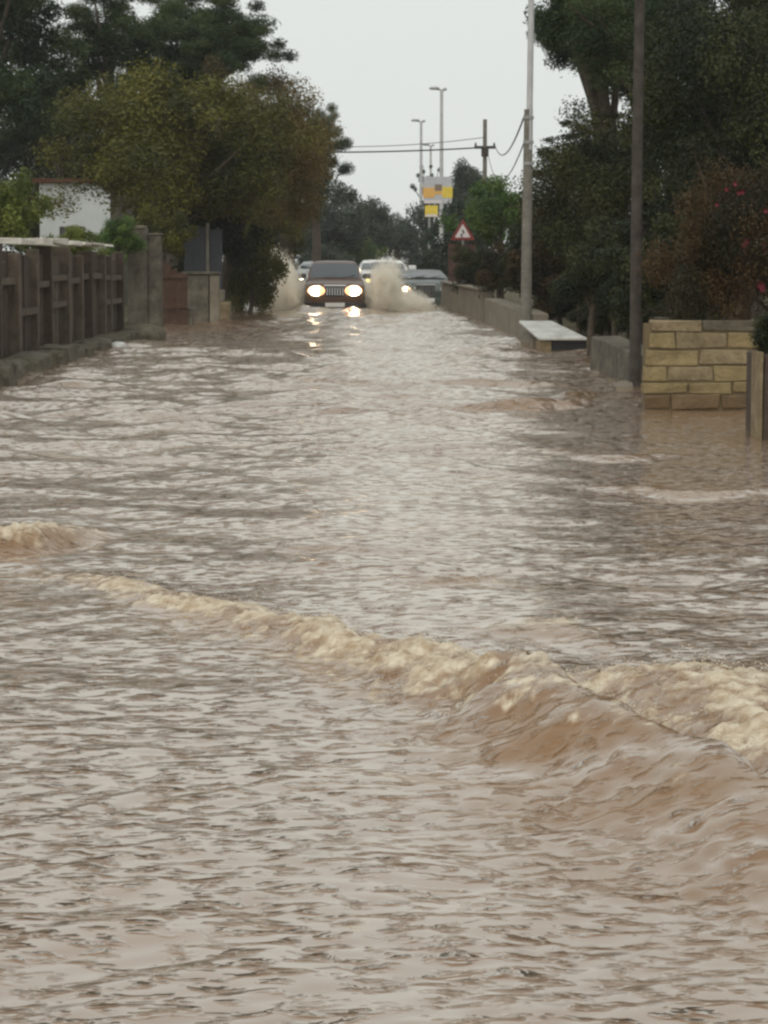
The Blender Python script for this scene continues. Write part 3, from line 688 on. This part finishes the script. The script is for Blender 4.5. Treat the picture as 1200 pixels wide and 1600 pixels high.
MB().box(.03, .30, .05, .45, .423, .68, .02).build('upper_block', M['concrete'], st, bevel=.03)
q = G(368, 484)
tag(rock('dark_rock', M['mossy'], None, (q.x, q.y + .2, .05), .15, .2, .17, 21), 'dark round rock just left of the spray plume', 'rock')
D = F / 66
mg = tag(empty('metal_gate', (P(288, 480, D).x, D, 0)), 'dark blue-grey sheet metal gate with a pale post, behind the slab-topped wall', 'gate')
MB().box(0, .50, 0, .04, .1, 2.15, .003).build('leaf', M['dark_blue'], mg)
MB().box(.62, .90, 0, .04, .1, 2.1, .003).build('leaf', M['dark_blue'], mg)
MB().box(.52, .60, -.02, .06, -.3, 2.25).build('post', M['pole_wood'], mg, bevel=.008)
for z in (.4, 1.1, 1.9):
    MB().box(0.01, .495, -.03, -.003, z, z + .05).build('rail', M['dark_blue'], mg)

# white house behind the left garden
D = F / 56
hs = tag(empty('white_house', (P(62, 340, D).x, D, 0)), 'small flat-roofed white house behind the garden fence on the left', 'house')
MB().box(0, 1.95, 0, 4.5, -.2, 3.50).build('wall', M['plaster'], hs)
MB().box(1.953, 2.2, .15, 4.3, -.2, 3.42).build('shaded_side_wall', M['old_stone'], hs)  # right face of the house, its shade put in as dark stone colour
rf = MB().box(-.18, 2.02, -.18, 4.7, 3.503, 3.62).build('roof', M['terracotta'], hs, bevel=.01)
MB().box(1.5, 2.32, -.12, 4.5, 3.46, 3.50).build('gutter', M['pale'], hs)
f_ = MB().box(.55, 1.25, -.03, .0, 1.1, 2.3).build('window', M['fence_mid'], hs)
MB().box(.62, 1.18, -.045, -.033, 1.17, 2.23).build('pane', M['glass'], f_)

# ------------------------------------------------------------------ right walls
def wall_run(name, label, A, B, h0, h1, th, m, cop=None, n=6, batter=0.03):
    """a wall along A-B with slightly uneven top; thickness goes to the right of travel"""
    A = Vector((A.x, A.y, 0)); B = Vector((B.x, B.y, 0)); dv = (B - A); L = dv.length; dv.normalize()
    nrm = Vector((abs(dv.y), -dv.x if dv.y > 0 else dv.x, 0)).normalized()
    root = tag(empty(name, A), label, 'wall')
    rings = []
    for i in range(n + 1):
        t_ = i / n; p = dv * (L * t_); h_ = h0 + (h1 - h0) * t_ + random.uniform(-.015, .015)
        o1, o2 = random.uniform(-.012, .012), random.uniform(-.012, .012)
        rings.append([p + Vector((0, 0, -.32)), p + nrm * (batter + o1) + Vector((0, 0, h_ * .5)), p + nrm * (batter + o2) + Vector((0, 0, h_)), p + nrm * th + Vector((0, 0, h_ + random.uniform(-.01, .01))), p + nrm * th + Vector((0, 0, -.32))])
    MB().loft(rings).build('wall_body', m, root, bevel=.012)
    if cop:
        rings = []
        for i in range(n + 1):
            t_ = i / n; p = dv * (L * (t_ * .99 + .005)); h_ = max(h0, h1) * 0 + h0 + (h1 - h0) * t_ + .02
            rings.append([p + nrm * -.02 + Vector((0, 0, h_)), p + nrm * -.02 + Vector((0, 0, h_ + .05)), p + nrm * (th + .03) + Vector((0, 0, h_ + .05)), p + nrm * (th + .03) + Vector((0, 0, h_))])
        MB().loft(rings).build('coping', cop, root, bevel=.008)
    return root
wall_run('concrete_wall', 'lower grey concrete wall panel farthest along the right side', G(750, 501), G(688, 481), .66, .70, .3, M['concrete'], M['concrete'])
wall_run('concrete_wall', 'concrete wall panel left of the tall two-part pole, its top sloping', G(824, 537), G(756, 503), .50, .53, .35, M['concrete'], None)
wall_run('rubble_wall', 'short grey rubble wall stretch left of the dark pole', G(988, 606), G(920, 577), .36, .42, .4, M['old_stone'], None)
wall_run('garden_wall', 'low mossy wall behind the white-topped box', Vector((4.3, 33, 0)), Vector((3.35, 45, 0)), .50, .62, .3, M['mossy'], None)
# white-topped box
bx = tag(empty('utility_box', G(842, 547)), 'low box with a white slab top standing in the water by the pole', 'box')
s_ = F / bx.location.y
bl = 72 / s_ * 1.0
MB().box(0, .19, 0, .9, -.3, .145, .006).build('end_block', M['limestone3'], bx, bevel=.01)
MB().box(.193, .74, .06, .9, -.3, .135, .006).build('side_panel', M['black'], bx)
mb = MB(); sp = [Vector((0, -.04, .15)), Vector((.74, -.04, .15)), Vector((.34, 2.1, .36)), Vector((-.2, 2.1, .36))]
mb.prism(sp, Vector((0, 0, 0)), Vector((0, 0, .045))); mb.build('slab', M['white_slab'], bx, bevel=.012)
MB().box(-.05, .70, .95, 1.85, -.3, .145, .006).build('rear_block', M['concrete'], bx)
# limestone blocks in the garden wall return
q = G(1005, 640)
bw = tag(empty('block_wall', (q.x, q.y, 0)), 'yellowish limestone block wall in the gateway at the right', 'wall')
sc_ = F / q.y
rows = [(-.30, .0), (.0, .145), (.150, .255), (.260, .405), (.412, .56), (.568, .72), (.728, .83)]
WL = 1.24
MB().box(.02, WL - .01, .025, .28, -.3, .80).build('mortar_core', M['mortar'], bw)
for r_i, (z0, z1) in enumerate(rows):
    xx = (.0 if r_i < 4 else .02 * (r_i - 3)) - (0 if r_i % 2 else .0)
    xx0 = xx; first = True
    while xx < WL - .05:
        Lb = random.uniform(.40, .52)
        if first and r_i % 2: Lb *= .55
        first = False
        xe = min(xx + Lb, WL + random.uniform(-.01, .01))
        if WL - xe < .1: xe = WL
        if not (r_i == len(rows) - 1 and xx > .9):
            m_ = M['wetstone'] if r_i <= 1 else random.choice([M['limestone'], M['limestone'], M['limestone2'], M['limestone3']])
            if r_i == len(rows) - 1: m_ = M['mossy'] if xx > .3 else M['limestone3']
            dj = random.uniform(-.008, .01)
            MB().box(xx + .005, xe - .005, dj, .2, z0 + .003, z1 - .002, .012).build('block', m_, bw, bevel=.012)
        xx = xe
# near pier at the right edge, its lit left edge put in as a pale strip
q = G(1172, 686)
pr = tag(empty('gate_pier', (q.x + .075, q.y, 0)), 'dark pier at the right picture edge, its lit left edge put in as a pale strip', 'pillar')
MB().box(.028, .65, .0, 1.0, -.3, .66, .008).build('pier_body', M['fence_dark'], pr, bevel=.015)
MB().box(0.0, .024, .02, .5, -.3, .68, .003).build('lit_edge_strip', M['limestone3'], pr, bevel=.004)
tree('shrub', 'dark overhanging shrub covering the pier at the right picture edge', 'shrub', 'bush', P(1215, 520, q.y + .5), (.26, .4, .24), M['dark'], trunk_r=.02, trunk_xy=(q.x + .4, q.y + .6), base_z=.6)
# sunken sandy step in the gateway
tag(rock('pale_stone', M['concrete'], None, G(975, 606) + Vector((0, 0, -.03)), .10, .14, .10, 31), 'small pale stone at the foot of the dark pole', 'stone')
tag(rock('brown_rock', M['wetstone'], None, G(893, 620) + Vector((0, 0, -.02)), .07, .12, .08, 33), 'small brown rock breaking the water off the rubble wall', 'rock')

# ------------------------------------------------------------------ poles, wires, lamps, signs
def insul(mb, p): mb.tube([p, p + Vector((0, 0, .06)), p + Vector((0, 0, .12))], [.03, .045, .02], 8)
q = G(822, 537)
po = tag(empty('utility_pole', (q.x, q.y, 0)), 'tall pole with a thick lower wooden part and a thin pale upper tube', 'pole')
MB().tube([(0, 0, -.3), (.0, 0, 1.5), (.02, 0, 3.86)], [.098, .085, .072], 12).build('lower_post', M['pole_wood'], po, smooth=60)
MB().tube([(.03, -.02, 3.2), (.05, -.02, 5.2), (.07, -.02, 7.6)], [.052, .050, .046], 12).build('upper_tube', M['galv'], po, smooth=60)
for z in (3.3, 3.7, 2.95):
    MB().tube([(.02, 0, z), (.02, 0, z + .05)], .088, 12).build('clamp', M['grey_metal'], po)
mb = MB().box(-.3, .32, -.03, .03, 6.9, 6.96)
mb.build('crossarm', M['grey_metal'], po)
q2 = G(992, 606)
pd = tag(empty('utility_pole', (q2.x, q2.y, 0)), 'slim dark wooden pole in front of the dense trees, beside the block wall', 'pole')
MB().tube([(0, 0, -.3), (.0, 0, 2.5), (.03, 0, 6.6)], [.066, .058, .048], 12).build('post', M['pole_dark'], pd, smooth=60)
MB().tube([(.02, 0, 5.9), (.02, 0, 5.95)], .066, 12).build('clamp', M['grey_metal'], pd)
pf = tag(empty('utility_pole', P(757, 405, F / 41) * 1), 'far pole with a crossarm carrying the cable over the road', 'pole'); pf.location.z = 0
MB().tube([(0, 0, -.3), (0, 0, 6.65)], [.10, .075], 10).build('post', M['pole_wood'], pf, smooth=60)
MB().box(-.40, .40, -.04, .04, 5.55, 5.66).build('crossarm', M['pole_dark'], pf)
mb = MB()
for x in (-.35, 0, .35): insul(mb, Vector((x, 0, 5.66)))
mb.build('insulator', M['black'], pf)
MB().box(-.14, .14, -.12, -.085, 5.25, 5.6).build('junction_box', M['pole_dark'], pf)
def wire(label, A, B, sag, r, group='overhead wires along the road'):
    pts = [A.lerp(B, t_ / 16) + Vector((0, 0, -sag * 4 * (t_ / 16) * (1 - t_ / 16))) for t_ in range(17)]
    o = MB().tube(pts, r, 6).build('overhead_wire', M['cable'])
    tag(o, label, 'wire', group)
pfx = Vector(pf.location)
pt = Vector(po.location)
wire('thick cable crossing above the road from the far pole into the left trees', pfx + Vector((-.02, -.1, 5.60)), P(380, 236, F / 44), .10, .030)
wire('upper thin wire crossing above the road towards the left trees', pfx + Vector((.02, -.05, 5.98)), P(380, 222, F / 44), .25, .014)
wire('sagging wire from the far pole to the clamp on the tall two-part pole', pfx + Vector((.35, 0, 5.78)), pt + Vector((-.05, 0, 3.75)), .55, .016)
wire('loose dropping wire from the far pole to the lower clamp', pfx + Vector((.1, 0, 5.45)), pt + Vector((-.05, 0, 3.32)), .85, .012)
wire('high thin wire from the tall two-part pole to the slim dark pole', pt + Vector((.3, 0, 6.96)), Vector(pd.location) + Vector((.03, 0, 6.3)), .15, .010)
lamps = ((690, 138, 31, 'tallest street lamp, nearest of the three far lamps'), (658, 188, 25, 'middle-height street lamp left of the tallest one'), (673, 226, 21, 'shortest looking street lamp, farthest of the three'))
lp = None
for px, py, ppm, lab in lamps:
    top = P(px, py, F / ppm)
    e = tag(empty('street_lamp', (top.x, top.y, 0)), lab, 'street lamp', 'street lamps far up the road')
    hh = top.z
    MB().tube([(0, 0, -.3), (0, 0, hh * .5), (0, 0, hh - .1)], [.13, .10, .075], 10).build('post', M['galv'], e, smooth=60)
    MB().tube([(.12, 0, hh - .14), (0, 0, hh - .08), (-.35, 0, hh - .02)], [.045, .05, .04], 8).build('arm', M['galv'], e, smooth=60)
    hd = MB(); hd.loft([[Vector((x, y * w_, z * w_ + hh - .02)) for y, z in ((-.14, 0), (-.09, .1), (.09, .1), (.14, 0), (.08, -.05), (-.08, -.05))] for x, w_ in ((-.62, .55), (-.5, 1), (-.25, 1), (-.1, .5))])
    hd.build('lamp_head', M['grey_metal'], e, bevel=.01)
    hd = MB(); hd.loft([[Vector((x, y * w_, z * w_ + hh - .06)) for y, z in ((-.12, 0), (-.08, .09), (.08, .09), (.12, 0), (.07, -.05), (-.07, -.05))] for x, w_ in ((.06, .5), (.16, 1), (.26, .8))])
    hd.build('lamp_head', M['grey_metal'], e, bevel=.01)

# yellow and white roadside board
D = F / 35
sb = tag(empty('roadside_board', (P(684, 405, D).x, D, 0)), 'yellow, orange and white roadside board with a small yellow sign beneath', 'sign')
def board(parent, px0, py0, px1, py1, m, name, y=0, th=.04):
    a = P(px0, py0, D + y); b2 = P(px1, py1, D + y)
    return MB().box(min(a.x, b2.x) - parent.location.x, max(a.x, b2.x) - parent.location.x, y, y + th, min(a.z, b2.z), max(a.z, b2.z)).build(name, m, parent)
board(sb, 662, 276, 706, 318, M['signgrey'], 'panel', 0, .08)
board(sb, 661, 293, 679, 309, M['orange'], 'orange_field', -.012, .01)
board(sb, 691, 292, 707, 309, M['yellow'], 'yellow_field', -.012, .01)
board(sb, 679.5, 288, 690.5, 298, M['brown_print'], 'dark_print', -.012, .01)
board(sb, 679.5, 298.5, 690.5, 304, M['orange'], 'pale_print', -.012, .01)
board(sb, 663.5, 313, 690, 317.5, M['signwhite'], 'lower_strip', -.012, .01)
board(sb, 664, 321, 684, 339, M['yellow'], 'small_sign', 0, .05)
board(sb, 665, 335, 683, 338.5, M['signwhite'], 'small_sign_strip', -.012, .01)
MB().tube([(-.38, .12, -.3), (-.38, .12, 4.9)], .05, 8).build('post', M['grey_metal'], sb)
MB().tube([(.45, .12, -.3), (.45, .12, 4.9)], .05, 8).build('post', M['grey_metal'], sb)

# triangular warning sign and the red-brown panel below it
D = F / 54
ws = tag(empty('warning_sign', (P(723, 405, D).x, D, 0)), 'red-bordered triangular road warning sign on the right verge', 'sign')
def tri(sz, y, cz, th, m, name, parent):
    pts = []
    for a0 in (90, 210, 330):
        cx, cz_ = math.cos(R(a0)) * sz * .47, math.sin(R(a0)) * sz * .47
        for da in (-40, 0, 40):
            pts.append(Vector((cx + .04 * sz * math.cos(R(a0 + da)), 0, cz + cz_ + .04 * sz * math.sin(R(a0 + da)))))
    return MB().prism(pts, Vector((0, y, 0)), Vector((0, y + th, 0))).build(name, m, parent)
cz = P(723, 364, D).z
tri(.76, 0, cz, .02, M['red'], 'border', ws)
tri(.48, -.008, cz, .006, M['signwhite'], 'field', ws)
# black double-bend mark
mb = MB()
pts = [(-.02, -.10), (-.05, -.03), (.035, .02), (-.01, .11)]
for (a, b2) in zip(pts[:-1], pts[1:]):
    a = Vector((a[0], -.013, cz + a[1] - .02)); b2 = Vector((b2[0], -.013, cz + b2[1] - .02))
    s2 = Vector((.022, 0, 0))
    mb.prism([a - s2, a + s2, b2 + s2, b2 - s2], Vector((0, 0, 0)), Vector((0, .004, 0)))
mb.build('bend_mark', M['signblack'], ws)
MB().tube([(0, .05, -.3), (0, .05, cz + .2)], .03, 8).build('post', M['grey_metal'], ws)
D2 = D + .6
bp = tag(empty('panel_gate', (P(722, 405, D2).x, D2, 0)), 'red-brown sheet metal panel gate below the warning sign', 'gate')
hz = P(722, 381, D2).z
for k in range(4):
    MB().box(-.36 + k * .18, -.36 + k * .18 + .17, 0, .04, .2, hz - .02 * (k % 2)).build('sheet', M['brown_panel'], bp)
MB().box(-.40, -.363, -.02, .06, -.3, hz + .06).build('frame_post', M['brown_panel'], bp)
MB().box(.363, .40, -.02, .06, -.3, hz + .06).build('frame_post', M['brown_panel'], bp)
MB().box(-.36, .36, -.015, -.003, hz - .14, hz - .06).build('frame_rail', M['brown_panel'], bp)

# ------------------------------------------------------------------ cars
def car(name, label, loc, rz, paint, Wd=1.82, Ht=1.64, L=4.4, lamp_mat=None, suv=True, lamp2=None, hood=1.02, lx=.70, lr=1.0):
    root = tag(empty(name, loc, rz), label, 'car', 'cars driving through the flood')
    hw = Wd / 2; f0 = -L / 2
    st_ = [(0.0, .72, .42, hood - .30), (.06, .84, .34, hood - .16), (.22, .93, .27, hood - .06), (.55, .98, .24, hood - .01), (1.05, 1.0, .24, hood + .05), (1.35, 1.0, .24, hood + .08), (2.2, 1.0, .24, hood + .08), (3.2, 1.0, .26, hood + .08), (L - .5, .98, .28, hood + .07), (L - .12, .93, .34, hood + .02), (L, .84, .45, hood - .12)]
    rings = []
    for yv, k, zb, zt in st_:
        w_ = hw * k; zm = zb + (zt - zb) * .5
        half = [(w_ * .80, zb), (w_ * .97, zb + .06), (w_, zm), (w_ * .985, zt - .12), (w_ * .94, zt - .03), (w_ * .80, zt + .012), (w_ * .4, zt + .035)]
        ring = [Vector((x, f0 + yv, z)) for x, z in half] + [Vector((-x, f0 + yv, z)) for x, z in half[::-1]]
        rings.append(ring)
    MB().loft(rings).build('body', M[paint], root, smooth=35)
    # cabin
    zb = hood + .06; cab = [(1.02, .86, zb), (1.38, .84, zb + (Ht - zb) * .45), (1.78, .76, Ht - .05), (2.0, .72, Ht), (3.2, .71, Ht), (L - .55, .70, Ht - .04), (L - .28, .80, zb + (Ht - zb) * .4), (L - .16, .86, zb)]
    rings = []
    for yv, k, z in cab:
        w_ = hw * k; wb = hw * .90
        rings.append([Vector((wb, f0 + yv, zb - .02)), Vector((w_ + (wb - w_) * .25, f0 + yv, zb - .02 + (z - zb + .02) * .75)), Vector((w_ * .95, f0 + yv, z)), Vector((w_ * .5, f0 + yv, z + .02)), Vector((-w_ * .5, f0 + yv, z + .02)), Vector((-w_ * .95, f0 + yv, z)), Vector((-w_ - (wb - w_) * .25, f0 + yv, zb - .02 + (z - zb + .02) * .75)), Vector((-wb, f0 + yv, zb - .02))])
    MB().loft(rings).build('cabin', M[paint], root, smooth=30)
    # windscreen: three-row glass lying 12 mm proud of the cabin front
    rows_ = []
    for yv, k, z in ((1.07, .80, zb + .035), (1.38, .775, zb + (Ht - zb) * .45), (1.735, .70, Ht - .075)):
        rows_.append([Vector((hw * k * sx, f0 + yv - .014 + .02 * abs(sx) ** 2, z + .012 + .02 * (1 - sx * sx))) for sx in (-1, -.5, 0, .5, 1)])
    mb = MB(); vs = [v for r_ in rows_ for v in r_]
    fs = [(i * 5 + k, i * 5 + k + 1, (i + 1) * 5 + k + 1, (i + 1) * 5 + k) for i in range(2) for k in range(4)]
    mb.add(vs, fs); ws_ = mb.build('windscreen', M['glass'], root, smooth=60)
    for sx in (-.35, .25):
        MB().tube([Vector((hw * sx, f0 + 1.05, zb + .055)), Vector((hw * (sx + .42), f0 + 1.17, zb + .13))], .009, 5).build('wiper', M['black'], ws_)
    for s_ in (-1, 1):
        for (ya, yb) in ((1.75, 2.55), (2.62, L - .75)):
            pts = []
            za, zc = zb + .03, Ht - .12
            def sidex(z): 
                t_ = (z - zb) / (Ht - zb); return s_ * (hw * (.90 + (.735 - .90) * t_) + .012 + .035 * (t_ < .9))
            pa = [Vector((sidex(za), f0 + ya - (.42 if ya < 2 else 0), za)), Vector((sidex(za), f0 + yb, za)), Vector((sidex(zc), f0 + yb - (.0 if ya < 2 else .12), zc)), Vector((sidex(zc), f0 + ya + .0, zc))]
            MB().prism(pa, Vector((0, 0, 0)), Vector((s_ * .006, 0, 0))).build('side_window', M['glass'], root)
        # mirror
        MB().box(s_ * hw * .93 - .0, s_ * (hw + .17), f0 + 1.42, f0 + 1.54, zb + .03, zb + .17, .01).build('mirror', M['black'] if paint != 'whitepaint' else M[paint], root, bevel=.03)
        # roof rail
        if suv: MB().tube([(s_ * hw * .66, f0 + 1.95, Ht + .0), (s_ * hw * .66, f0 + 2.1, Ht + .055), (s_ * hw * .66, f0 + 3.3, Ht + .055), (s_ * hw * .66, f0 + 3.5, Ht)], .018, 6).build('roof_rail', M['black'], root)
        # headlight
        hx, hz_ = s_ * hw * lx, hood - .23
        lm = lamp_mat if (lamp2 is None or s_ < 0) else lamp2
        rr = []
        for yv, k in ((.10, .7), (-.005, 1.0), (-.04, .92), (-.065, .55)):
            rr.append([Vector((hx + math.cos(a_) * .165 * lr * k, f0 + .07 + yv + .05 * math.cos(a_) * s_, hz_ + math.sin(a_) * .105 * lr * k)) for a_ in [2 * math.pi * i / 16 for i in range(16)]])
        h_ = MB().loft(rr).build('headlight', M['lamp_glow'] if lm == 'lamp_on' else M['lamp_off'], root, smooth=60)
        bz = []
        for yv, k in ((-.06, 1.0), (-.078, .9), (-.086, .45)):
            bz.append([Vector((hx + math.cos(a_) * .125 * lr * k, f0 + .07 + yv, hz_ + math.sin(a_) * .088 * lr * k)) for a_ in [2 * math.pi * i / 16 for i in range(16)]])
        MB().loft(bz).build('lens', M[lm], h_, smooth=60)
        # fog light
        MB().tube([(s_ * hw * .66, f0 + .06, .43), (s_ * hw * .66, f0 - .035, .43)], .055, 12).build('fog_light', M['lamp_off'], root)
        # wheels
        for yv in (.85, L - .85):
            wh = MB().tube([(s_ * (hw - .20), f0 + yv, .33), (s_ * (hw + .012), f0 + yv, .33)], .33, 20).build('wheel', M['rubber'], root, smooth=40)
            MB().tube([(s_ * (hw + .013), f0 + yv, .33), (s_ * (hw + .03), f0 + yv, .33)], .2, 16).build('rim', M['steel'], wh)
    # grille, bumper, intake, plate
    gz = hood - .22
    gr = MB().prism([Vector((-.24, 0, gz - .15)), Vector((.24, 0, gz - .15)), Vector((.27, 0, gz + .12)), Vector((-.27, 0, gz + .12))], Vector((0, f0 - .03, 0)), Vector((0, f0 + .08, 0))).build('grille', M['black'], root, bevel=.012)
    for i in range(7):
        x = -.21 + i * .07
        MB().box(x - .011, x + .011, f0 - .044, f0 - .031, gz - .12, gz + .09).build('grille_bar', M['chrome'], gr)
    MB().box(-.30, .30, f0 - .05, f0 - .02, gz + .125, gz + .155, .002).build('chrome_strip', M['chrome'], gr, bevel=.006)
    mb = MB(); bpn = []
    for sx in (-1, -.8, -.4, 0, .4, .8, 1):
        yb = f0 - .085 + .13 * abs(sx) ** 3; x = sx * hw * .97
        bpn.append([Vector((x, yb + .12, .30)), Vector((x, yb, .33)), Vector((x, yb - .01, .45)), Vector((x, yb + .02, .56)), Vector((x, yb + .14, .58))])
    bu_ = MB().loft(bpn).build('bumper', M['black'] if suv else M[paint], root, smooth=40)
    MB().box(-.26, .26, f0 - .112, f0 - .097, .45, .56).build('number_plate', M['plate'], bu_)
    MB().box(-.55, .55, f0 - .03, f0 + .1, .27, .325).build('skid_plate', M['steel'], bu_)
    return root
ROAD = -.32
q = G(520, 487)
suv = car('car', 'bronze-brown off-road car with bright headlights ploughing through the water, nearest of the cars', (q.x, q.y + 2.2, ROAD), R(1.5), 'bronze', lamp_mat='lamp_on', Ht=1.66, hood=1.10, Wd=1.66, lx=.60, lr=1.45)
D = F / 50
car('car', 'white car half hidden by the right-hand spray behind the bronze car', (P(597, 405, D).x, D + 2, ROAD), R(2), 'whitepaint', lamp_mat='lamp_yellow', suv=False, lx=.52, Ht=1.68, hood=1.30, Wd=1.75)
D = F / 41
car('car', 'silver car behind the left-hand spray, only one corner and its light showing', (P(497, 405, D).x, D + 2, ROAD), R(0), 'silver', lamp_mat='lamp_small', suv=False, Ht=1.62, hood=1.28, Wd=1.78, lr=1.2)
D = F / 52
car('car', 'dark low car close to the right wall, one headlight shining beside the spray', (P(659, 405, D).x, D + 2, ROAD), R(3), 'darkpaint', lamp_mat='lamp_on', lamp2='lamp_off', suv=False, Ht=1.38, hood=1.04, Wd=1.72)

# ------------------------------------------------------------------ spray thrown up by the bronze car
def spray_mat(name, dens, seed):
    m = bpy.data.materials.new(name); m.use_nodes = True
    n = m.node_tree; n.nodes.clear()
    out = n.nodes.new('ShaderNodeOutputMaterial'); pv = n.nodes.new('ShaderNodeVolumePrincipled')
    pv.inputs['Color'].default_value = (.995, .97, .90, 1); pv.inputs['Anisotropy'].default_value = .2
    tc = n.nodes.new('ShaderNodeTexCoord'); ns = n.nodes.new('ShaderNodeTexNoise'); ns.noise_dimensions = '4D'
    ns.inputs['W'].default_value = seed; ns.inputs['Scale'].default_value = 3.0; ns.inputs['Detail'].default_value = 4; ns.inputs['Roughness'].default_value = .6
    n.links.new(tc.outputs['Object'], ns.inputs['Vector'])
    ln = n.nodes.new('ShaderNodeVectorMath'); ln.operation = 'LENGTH'; n.links.new(tc.outputs['Object'], ln.inputs[0])
    # density falls from the core of the plume to its ragged edge
    a = n.nodes.new('ShaderNodeMath'); a.operation = 'MULTIPLY_ADD'; n.links.new(ns.outputs[0], a.inputs[0]); a.inputs[1].default_value = 1.15; a.inputs[2].default_value = .34
    s = n.nodes.new('ShaderNodeMath'); s.operation = 'SUBTRACT'; n.links.new(a.outputs[0], s.inputs[0]); n.links.new(ln.outputs['Value'], s.inputs[1])
    mr = n.nodes.new('ShaderNodeMapRange'); mr.inputs[1].default_value = 0; mr.inputs[2].default_value = .45; mr.inputs[4].default_value = dens
    n.links.new(s.outputs[0], mr.inputs[0]); n.links.new(mr.outputs[0], pv.inputs['Density'])
    n.links.new(pv.outputs[0], out.inputs['Volume'])
    return m
drop = mat('spray_drops', (.8, .73, .58), .35, .5)
def spray(label, c, rad, tilt, seed, ndrop, dens=13.0):
    root = empty('water_spray', c); root['kind'] = 'stuff'; tag(root, label, 'spray', 'spray thrown up by the bronze car')
    bm = bmesh.new(); bmesh.ops.create_icosphere(bm, subdivisions=3, radius=1.0)
    me = bpy.data.meshes.new('mist'); bm.to_mesh(me); bm.free(); me.materials.append(spray_mat('spray_mist', dens, seed))
    o = link(bpy.data.objects.new('mist', me), root); o.scale = rad; o.rotation_euler = (0, tilt, 0)
    o['kind'] = 'stuff'
    # droplets
    dv = rng.normal(size=(ndrop, 3)); dv /= np.linalg.norm(dv, axis=1, keepdims=True)
    r_ = rng.uniform(0, 1, ndrop) ** .5 * (1 + .25 * np.abs(pnoise(dv[:, 0] * 5 + seed, dv[:, 2] * 5)) * 2)
    pos = dv * r_[:, None] * np.array(rad)
    ct, sn = math.cos(tilt), math.sin(tilt)
    pos = np.stack([pos[:, 0] * ct + pos[:, 2] * sn, pos[:, 1], -pos[:, 0] * sn + pos[:, 2] * ct], -1)
    pos = pos[pos[:, 2] + c[2] > 0.0]
    N = len(pos); sz = rng.uniform(.003, .009, N) * (1 + (rng.uniform(0, 1, N) > .93) * 1.2)
    oc = np.array([(1, 0, 0), (-1, 0, 0), (0, 1, 0), (0, -1, 0), (0, 0, 1.3), (0, 0, -1.3)])
    v = pos[:, None, :] + oc[None] * sz[:, None, None]
    tf = np.array([(0, 2, 4), (2, 1, 4), (1, 3, 4), (3, 0, 4), (2, 0, 5), (1, 2, 5), (3, 1, 5), (0, 3, 5)])
    tr = (np.arange(N)[:, None, None] * 6 + tf[None]).reshape(-1, 3)
    me = np_mesh('droplets', v.reshape(-1, 3), tris=tr, smooth=True); me.materials.append(drop)
    o = link(bpy.data.objects.new('droplets', me), root); o['kind'] = 'stuff'
D = G(520, 487).y + .3
c = P(436, 452, D); spray('plume of tan spray on the left of the bronze car', (c.x, D + .3, c.z), (.70, .8, 1.15), R(-16), 1.3, 11000)
c = P(468, 468, D); spray('low wash of spray at the left front wheel of the bronze car', (c.x, D + .9, c.z), (.55, .8, .55), R(0), 6.3, 5000)
c = P(598, 458, D); spray('tall plume of tan spray on the right of the bronze car', (c.x, D + .5, c.z), (.58, .8, .98), R(12), 3.1, 11000)
c = P(636, 480, D); spray('low fan of spray reaching right towards the wall', (c.x, D + .4, c.z), (.9, .7, .55), R(20), 8.7, 7000)

# ------------------------------------------------------------------ rain haze
hb = MB().box(-410, 410, -70, 910, -1.5, 13).build('haze', M['black']); hb['kind'] = 'stuff'; hb['label'] = 'thin rain haze in the air over the street'
hm = bpy.data.materials.new('rain_haze'); hm.use_nodes = True; n = hm.node_tree; n.nodes.clear()
out = n.nodes.new('ShaderNodeOutputMaterial'); pv = n.nodes.new('ShaderNodeVolumePrincipled')
pv.inputs['Color'].default_value = (.9, .92, .93, 1); pv.inputs['Density'].default_value = .00032
n.links.new(pv.outputs[0], out.inputs['Volume']); hb.data.materials[0] = hm
